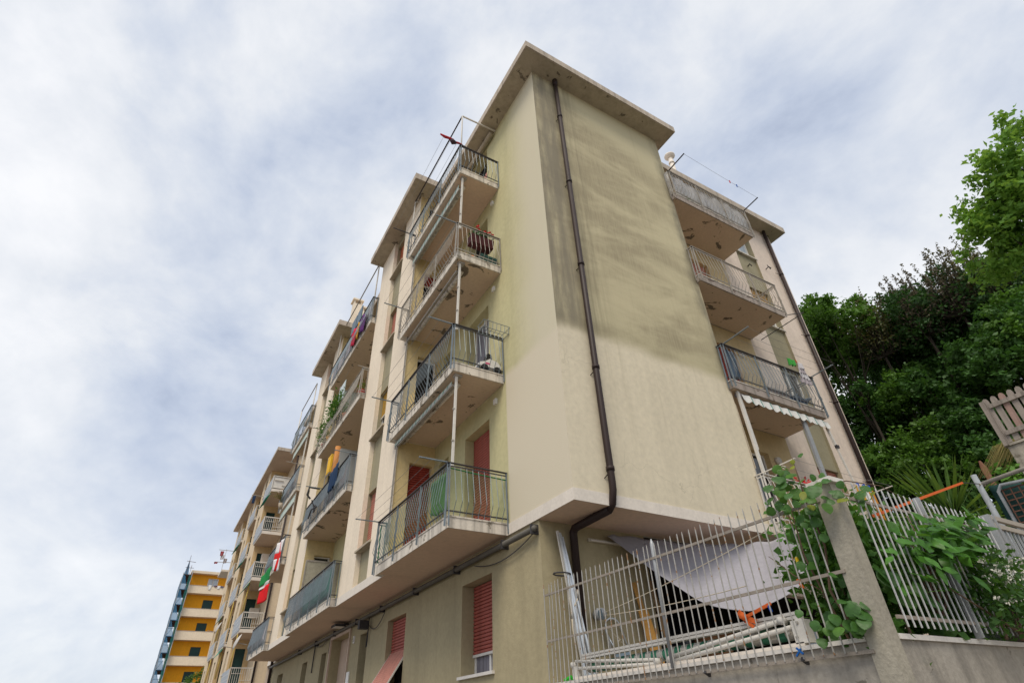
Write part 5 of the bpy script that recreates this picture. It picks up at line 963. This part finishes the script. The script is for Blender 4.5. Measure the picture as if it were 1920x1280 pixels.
for pts, r_ in (([(.12,-3.45,2.2),(.04,-3.38,2.6),(.06,-3.46,2.95),(-.05,-3.5,3.3),(-.08,-3.52,3.55),(-.09,-3.53,3.72)],[.014,.012,.011,.009,.006,.003]),([(.14,-3.35,2.2),(.1,-3.3,2.5),(-.04,-3.3,2.9),(-.1,-3.36,3.3)],[.013,.011,.009,.005]),([(.03,-3.3,2.62),(.02,-3.1,2.78),(.0,-2.98,2.92),(.0,-2.92,2.98)],[.006,.005,.004,.003]),([(-.08,-3.6,3.4),(.1,-3.83,3.42),(.6,-3.85,3.45),(.95,-3.85,3.38)],[.006,.005,.004,.003])):
    MB().tube(pts, r_, 6).build('stem', stem_m, vi, True)
lem = [leaf_mat('lemon_a', (.055,.17,.022), .2, rough=.38), leaf_mat('lemon_b', (.085,.24,.030), .2, rough=.38)]; lem_l = [leaf_shape('lance', q) for q in lem]
sh = thing('broadleaf_shrub', (1.2,-3.6,2.2), 'glossy bright green shrub pushing through the fence right of the pillar', 'shrub')
for i in range(290):
    x = rnd.gauss(1.25,.34); z = 2.86+.24*(x-.6)+rnd.gauss(0,.13); d_ = Vector((rnd.gauss(0,.7),rnd.gauss(-.5,.5),rnd.gauss(-.2,.7)))
    put_leaf(lem_l[rnd.choice((0,1,1))], (x, rnd.uniform(-4.02,-3.68), z), (rnd.gauss(-.4,.5),-.8+rnd.gauss(0,.5),.9+rnd.gauss(0,.4)), d_, .16*rnd.uniform(.7,1.2), sh)
for i in range(7): MB().tube([(1.2+rnd.gauss(0,.1),-3.55,2.25),(1.2+rnd.gauss(0,.2),-3.7,2.7),(1.2+rnd.gauss(0,.35),-3.85,3.05+rnd.gauss(0,.1))], [.014,.010,.005], 5).build('stem', stem_m, sh, True)
for (x, z) in ((.20,3.36),(.27,3.40)): pass
hedge = leaf_mat('hedge', (.07,.18,.03), .4); hedge2 = leaf_mat('hedge_big', (.045,.13,.03), .4)
def shrub(label, box, n, size, m_, seed, name='shrub', flowers=0, group=None):
    (x0,x1),(y0,y1),(z0,z1) = box; t = thing(name, ((x0+x1)/2,(y0+y1)/2,z0), label, 'shrub', group); g = np.random.default_rng(seed)
    k = max(8, n//28); cc = np.stack([g.uniform(x0,x1,k), g.uniform(y0,y1,k), z0+(z1-z0)*g.random(k)**.75], 1); p = cc[g.integers(0,k,n)]+g.normal(size=(n,3))*np.array([.10,.10,.09])
    tag(leaf_cloud(p, size, m_, 'foliage', t, seed, .2, .55), kind='stuff')
    for i in range(4): MB().tube([((x0+x1)/2+rnd.gauss(0,.15),(y0+y1)/2,z0-.05),((x0+x1)/2+rnd.gauss(0,.3),(y0+y1)/2,(z0+z1)/2)], [.015,.006], 5).build('stem', stem_m, t, True)
    if flowers:
        fp = np.stack([g.uniform(x0,x1,flowers), np.full(flowers,y0-.02)+g.normal(size=flowers)*.05, z0+(z1-z0)*(g.random(flowers)*.75+.25)], 1); fp = np.repeat(fp, 7, 0)+g.normal(size=(flowers*7,3))*.014
        tag(leaf_cloud(fp, .032, mat('petal_white', (.72,.70,.62), .7), 'flowers', t, seed+5), kind='stuff')
    return t
shrub('dense leafy shrub behind the pickets next to the pillar', ((.2,1.3),(-3.6,-2.9),(2.15,3.3)), 2400, .11, hedge, 51)
shrub('dark leafy shrub behind the middle of the overgrown fence', ((1.3,2.6),(-3.55,-2.8),(2.15,3.05)), 1500, .10, leaf_mat('hedge_dark', (.03,.085,.02), .4), 52)
shrub('tall leafy shrub rising behind the overgrown fence post', ((.5,2.6),(-3.4,-2.5),(2.6,3.45)), 2600, .10, hedge, 53)
shrub('white flowered shrub spilling over the fence by the gate', ((1.45,2.35),(-4.0,-3.7),(2.28,2.92)), 1500, .07, leaf_mat('jasmine', (.05,.12,.03), .4), 54, flowers=46)
shrub('leafy weeds behind the rusty panel', ((4.6,6.0),(-4.6,-3.6),(3.2,4.5)), 1200, .09, leaf_mat('weeds', (.10,.24,.025), .3), 55)
for i in range(16):
    pass
bl = thing('broadleaf_plant', (.5,-3.65,2.2), 'low plant with very large leaves at the foot of the overgrown fence', 'plant')
for i in range(16): put_leaf(vine_l[rnd.choice((0,1))], (.35+rnd.random()*.75, rnd.uniform(-3.72,-3.5), 2.35+abs(rnd.gauss(0,.2))), (rnd.gauss(-.4,.4),-.8,.7+rnd.gauss(0,.3)), (rnd.gauss(0,.7),-.3,-.8), .19*rnd.uniform(.7,1.15), bl)
MB().tube([(.6,-3.6,2.2),(.6,-3.6,2.5)], [.015,.008], 5).build('stem', stem_m, bl, True)
yu = thing('yucca', (5.1,-2.6,2.1), 'spiky yucca with long sword leaves behind the fence', 'yucca'); yl = leaf_shape('blade', leaf_mat('yucca_leaf', (.06,.13,.028), .15, rough=.4, trans=(.16,.26,.03)))
for (cx, cy, cz, n, L) in ((5.1,-2.6,4.1,62,1.0),(5.75,-2.8,3.75,46,.85)):
    for i in range(n):
        a = rnd.uniform(0, 2*math.pi); e_ = rnd.uniform(-.25,1.35); d_ = Vector((math.cos(a)*math.cos(e_), math.sin(a)*math.cos(e_), math.sin(e_)))
        put_leaf(yl, (cx,cy,cz), d_.cross(Vector((-math.sin(a),math.cos(a),0)))*-1 if abs(d_.z) < .98 else (1,0,0), d_, L*rnd.uniform(.75,1.1), yu)
    MB().tube([(cx,cy,2.0),(cx,cy,cz)], .10, 8).build('trunk', bark, yu, True)

# ------------------------------------------------------------------ hillside and wood
def hz(x, y):
    d = math.hypot(x+4.9, y+6.4); return max(-1.0, (d-11.5)*.30)+.5*math.sin(x*.4)*math.sin(y*.3)
tag(MB().grid(lambda a, b: (11.6+70*a, -30+75*b, min(15, hz(11.6+70*a, -30+75*b))), 40, 40).build('hillside', soil, None, True), kind='structure')
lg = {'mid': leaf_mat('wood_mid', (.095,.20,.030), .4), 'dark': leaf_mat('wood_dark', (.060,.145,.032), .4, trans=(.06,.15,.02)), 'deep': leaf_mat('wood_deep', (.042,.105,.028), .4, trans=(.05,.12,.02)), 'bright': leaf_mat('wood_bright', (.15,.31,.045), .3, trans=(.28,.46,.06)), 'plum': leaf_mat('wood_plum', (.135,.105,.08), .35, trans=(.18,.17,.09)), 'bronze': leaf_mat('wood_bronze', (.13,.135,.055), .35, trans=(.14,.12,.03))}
def clump_ring(cx, cy, cz, R_, n, seed, fl=.8, r0=.45):
    g = random.Random(seed); o = [(cx,cy,cz,R_*.62)]
    for i in range(n):
        a = g.uniform(0,6.28); e_ = g.uniform(-.6,1.3); k = R_*g.uniform(.45,.85); o.append((cx+k*math.cos(a)*math.cos(e_), cy+k*math.sin(a)*math.cos(e_), cz+k*math.sin(e_)*fl, R_*g.uniform(r0*.6,r0)))
    return o
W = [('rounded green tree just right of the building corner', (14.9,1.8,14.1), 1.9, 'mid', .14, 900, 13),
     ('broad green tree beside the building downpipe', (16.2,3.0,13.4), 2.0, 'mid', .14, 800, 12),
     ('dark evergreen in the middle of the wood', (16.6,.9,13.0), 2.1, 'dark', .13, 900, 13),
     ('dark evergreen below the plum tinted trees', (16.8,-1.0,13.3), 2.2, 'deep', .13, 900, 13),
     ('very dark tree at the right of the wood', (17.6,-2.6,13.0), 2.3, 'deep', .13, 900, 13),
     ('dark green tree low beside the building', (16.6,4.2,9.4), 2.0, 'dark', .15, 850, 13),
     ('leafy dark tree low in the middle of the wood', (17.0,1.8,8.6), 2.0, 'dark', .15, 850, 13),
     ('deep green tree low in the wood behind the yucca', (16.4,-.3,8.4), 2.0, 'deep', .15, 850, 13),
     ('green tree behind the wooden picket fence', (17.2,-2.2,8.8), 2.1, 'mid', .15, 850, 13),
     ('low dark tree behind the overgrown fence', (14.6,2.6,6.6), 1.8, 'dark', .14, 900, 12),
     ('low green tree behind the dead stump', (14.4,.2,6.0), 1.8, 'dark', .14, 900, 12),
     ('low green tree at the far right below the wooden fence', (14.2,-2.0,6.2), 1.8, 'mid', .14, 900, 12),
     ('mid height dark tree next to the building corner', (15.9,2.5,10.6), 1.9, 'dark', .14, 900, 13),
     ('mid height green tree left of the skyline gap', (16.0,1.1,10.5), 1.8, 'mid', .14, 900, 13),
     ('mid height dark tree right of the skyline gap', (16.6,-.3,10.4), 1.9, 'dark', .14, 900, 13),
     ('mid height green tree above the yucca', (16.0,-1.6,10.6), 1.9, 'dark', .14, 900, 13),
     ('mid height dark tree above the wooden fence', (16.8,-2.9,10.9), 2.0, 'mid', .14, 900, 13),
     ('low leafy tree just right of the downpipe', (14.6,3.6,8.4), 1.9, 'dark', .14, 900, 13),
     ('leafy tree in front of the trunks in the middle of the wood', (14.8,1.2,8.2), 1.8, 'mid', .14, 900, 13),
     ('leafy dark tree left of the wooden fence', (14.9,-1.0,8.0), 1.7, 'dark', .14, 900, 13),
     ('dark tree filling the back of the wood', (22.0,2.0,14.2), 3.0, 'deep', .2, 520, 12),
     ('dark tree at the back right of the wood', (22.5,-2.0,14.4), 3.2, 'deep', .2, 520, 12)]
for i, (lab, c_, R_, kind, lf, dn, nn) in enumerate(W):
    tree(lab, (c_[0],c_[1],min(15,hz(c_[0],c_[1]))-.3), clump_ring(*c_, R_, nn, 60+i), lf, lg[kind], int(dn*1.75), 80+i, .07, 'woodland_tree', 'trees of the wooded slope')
# upright plum and bronze trees with open tops
for i, (lab, x, y, z, kind) in enumerate((('bronze tinted tree with upright sprays above the rounded green tree', 15.5,1.0,14.4,'bronze'),('plum tinted tree with upright open sprays in the middle of the skyline', 15.9,-.4,14.6,'plum'),('plum tinted tree with tall sprays right of the skyline gap', 16.2,-1.5,14.8,'plum'),('bronze tinted tree next to the bright green tree', 16.4,-2.6,15.0,'bronze'))):
    g = np.random.default_rng(300+i); t = thing('upright_tree', (x,y,hz(x,y)-.3), lab, 'tree', 'plum and bronze trees on the skyline'); mb = MB().tube([(x,y,hz(x,y)-.3),(x,y,z-2.2),(x+.1,y,z-1.2)], [.07,.05,.03], 7); P = []
    for j in range(34):
        a = g.uniform(0,6.28); k = g.uniform(.1,1.35); b0 = Vector((x+k*.45*math.cos(a), y+k*.45*math.sin(a), z-1.6+g.uniform(-.6,.3))); e_ = Vector((x+k*math.cos(a), y+k*math.sin(a), z+g.uniform(-.3,1.0)-k*.35)); mb.tube([(x,y,z-2.0), b0, e_], [.03,.018,.004], 4, False)
        nn = 85; u_ = g.random(nn)**.8; P.append(np.array(b0)[None]*(1-u_[:,None])+np.array(e_)[None]*u_[:,None]+g.normal(size=(nn,3))*np.array([.085,.085,.07])*(1.3-u_[:,None]))
    mb.build('trunk', bark, t, True); tag(leaf_cloud(np.concatenate(P), .105, lg[kind], 'crown', t, 310+i, .1, .5), kind='stuff')
# bright tree at the right edge, nearer
bt = [(7.95,-5.7,11.4,.6),(8.2,-5.2,10.9,.6),(8.9,-5.3,9.4,.8),(8.43,-5.05,10.4,.75),(8.73,-4.31,9.7,.62),(8.34,-4.6,10.4,.55),(8.07,-5.59,11.0,.7),(8.6,-4.7,10.0,.7),(8.5,-5.4,10.9,.6),(9.2,-4.8,9.6,.75),(9.0,-5.2,10.2,.7),(8.8,-5.5,10.6,.55),(9.6,-5.2,9.4,.9),(9.6,-5.8,10.2,.9),(9.1,-4.65,9.9,.45),(8.7,-5.25,10.8,.4)]
tree('bright fresh green tree leaning in at the upper right edge', (10.6,-6.4,0), bt, .13, lg['bright'], 1700, 400, .13, 'leafy_tree')
t = thing('hanging_branch', (8.6,-5.4,10.9), 'loose leafy twigs of the bright tree against the sky', 'branch'); P = []; g = np.random.default_rng(9); mb = MB()
for (e_) in ((8.0,-4.25,10.55),(7.95,-4.45,10.95),(8.15,-4.15,10.2),(7.85,-5.1,11.4),(7.9,-4.8,11.2)):
    b0 = np.array((8.5,-5.1,10.5)); e_ = np.array(e_); mb.tube([tuple(b0), tuple((b0+e_)/2+np.array([0,0,.1])), tuple(e_)], [.02,.012,.003], 4, False); u_ = .45+.55*g.random(46); P.append(b0[None]*(1-u_[:,None])+e_[None]*u_[:,None]+g.normal(size=(46,3))*.05)
mb.build('twig', bark, t); tag(leaf_cloud(np.concatenate(P), .11, lg['bright'], 'leaves', t, 12), kind='stuff')
t = thing('dry_grass', (9.3,-2.6,5.0), 'drooping straw coloured grass left of the wooden fence', 'grass'); mb = MB()
for i in range(60):
    a = rnd.gauss(2.4,.5); L = rnd.uniform(.6,1.3); p0 = Vector((9.0+rnd.gauss(0,.1),-3.0+rnd.gauss(0,.1),5.95)); d_ = Vector((math.cos(a)*.5,.9,0)).normalized(); mb.tube([p0,p0+d_*L*.4+Vector((0,0,.12)),p0+d_*L*.8+Vector((0,0,-.35*L))], [.008,.006,.002], 3, False)
tag(mb.build('blades', leaf_mat('straw', (.33,.27,.09), .2), t), kind='stuff'); MB().tube([(9.0,-3.0,4.0),(9.0,-3.0,5.95)], .05, 6).build('stem', bark, t)

# every separate piece of these joined meshes becomes a part of its own
def split_loose(o):
    bm = bmesh.new(); bm.from_mesh(o.data); bm.verts.index_update(); seen = set(); comps = []
    for v in bm.verts:
        if v.index in seen: continue
        st = [v]; seen.add(v.index); cc = []
        while st:
            q = st.pop(); cc.append(q.index)
            for e_ in q.link_edges:
                w_ = e_.other_vert(q)
                if w_.index not in seen: seen.add(w_.index); st.append(w_)
        comps.append(cc)
    bm.free()
    if len(comps) < 2: return
    co = [tuple(v.co) for v in o.data.vertices]; fs = [tuple(p.vertices) for p in o.data.polygons]; sm = o.data.polygons[0].use_smooth; par, mpi = o.parent, o.matrix_parent_inverse.copy(); m_ = o.data.materials[0]; nm = o.name.split('.')[0]
    mods = [(q.thickness, q.offset) for q in o.modifiers]; kids = list(o.children); new = []
    for cc in comps:
        mp = {k: i for i, k in enumerate(cc)}; me = bpy.data.meshes.new(nm); me.from_pydata([co[k] for k in cc], [], [tuple(mp[k] for k in f_) for f_ in fs if f_[0] in mp]); me.materials.append(m_)
        if sm: me.polygons.foreach_set('use_smooth', [True]*len(me.polygons))
        new.append(me)
    o.data = new[0]
    for me in new[1:]:
        q = bpy.data.objects.new(nm, me); COL.objects.link(q); q.parent = par; q.matrix_parent_inverse = mpi
SPLIT = {'net_edge','latch','window_bar','pipe_clamp','cable','pipe_collar','bottom_rail','rod','basket_frame','basket_bars','strip','pole','stay','roof_upstand','door_jamb','support','frame_tube','cord','hoop','guard_rail','ledger','arm'}
for o in [q for q in bpy.data.objects if q.type == 'MESH' and q.parent is not None and q.name.split('.')[0] in SPLIT]: split_loose(o)
for o in bpy.data.objects:
    if '_w' in o: del o['_w']
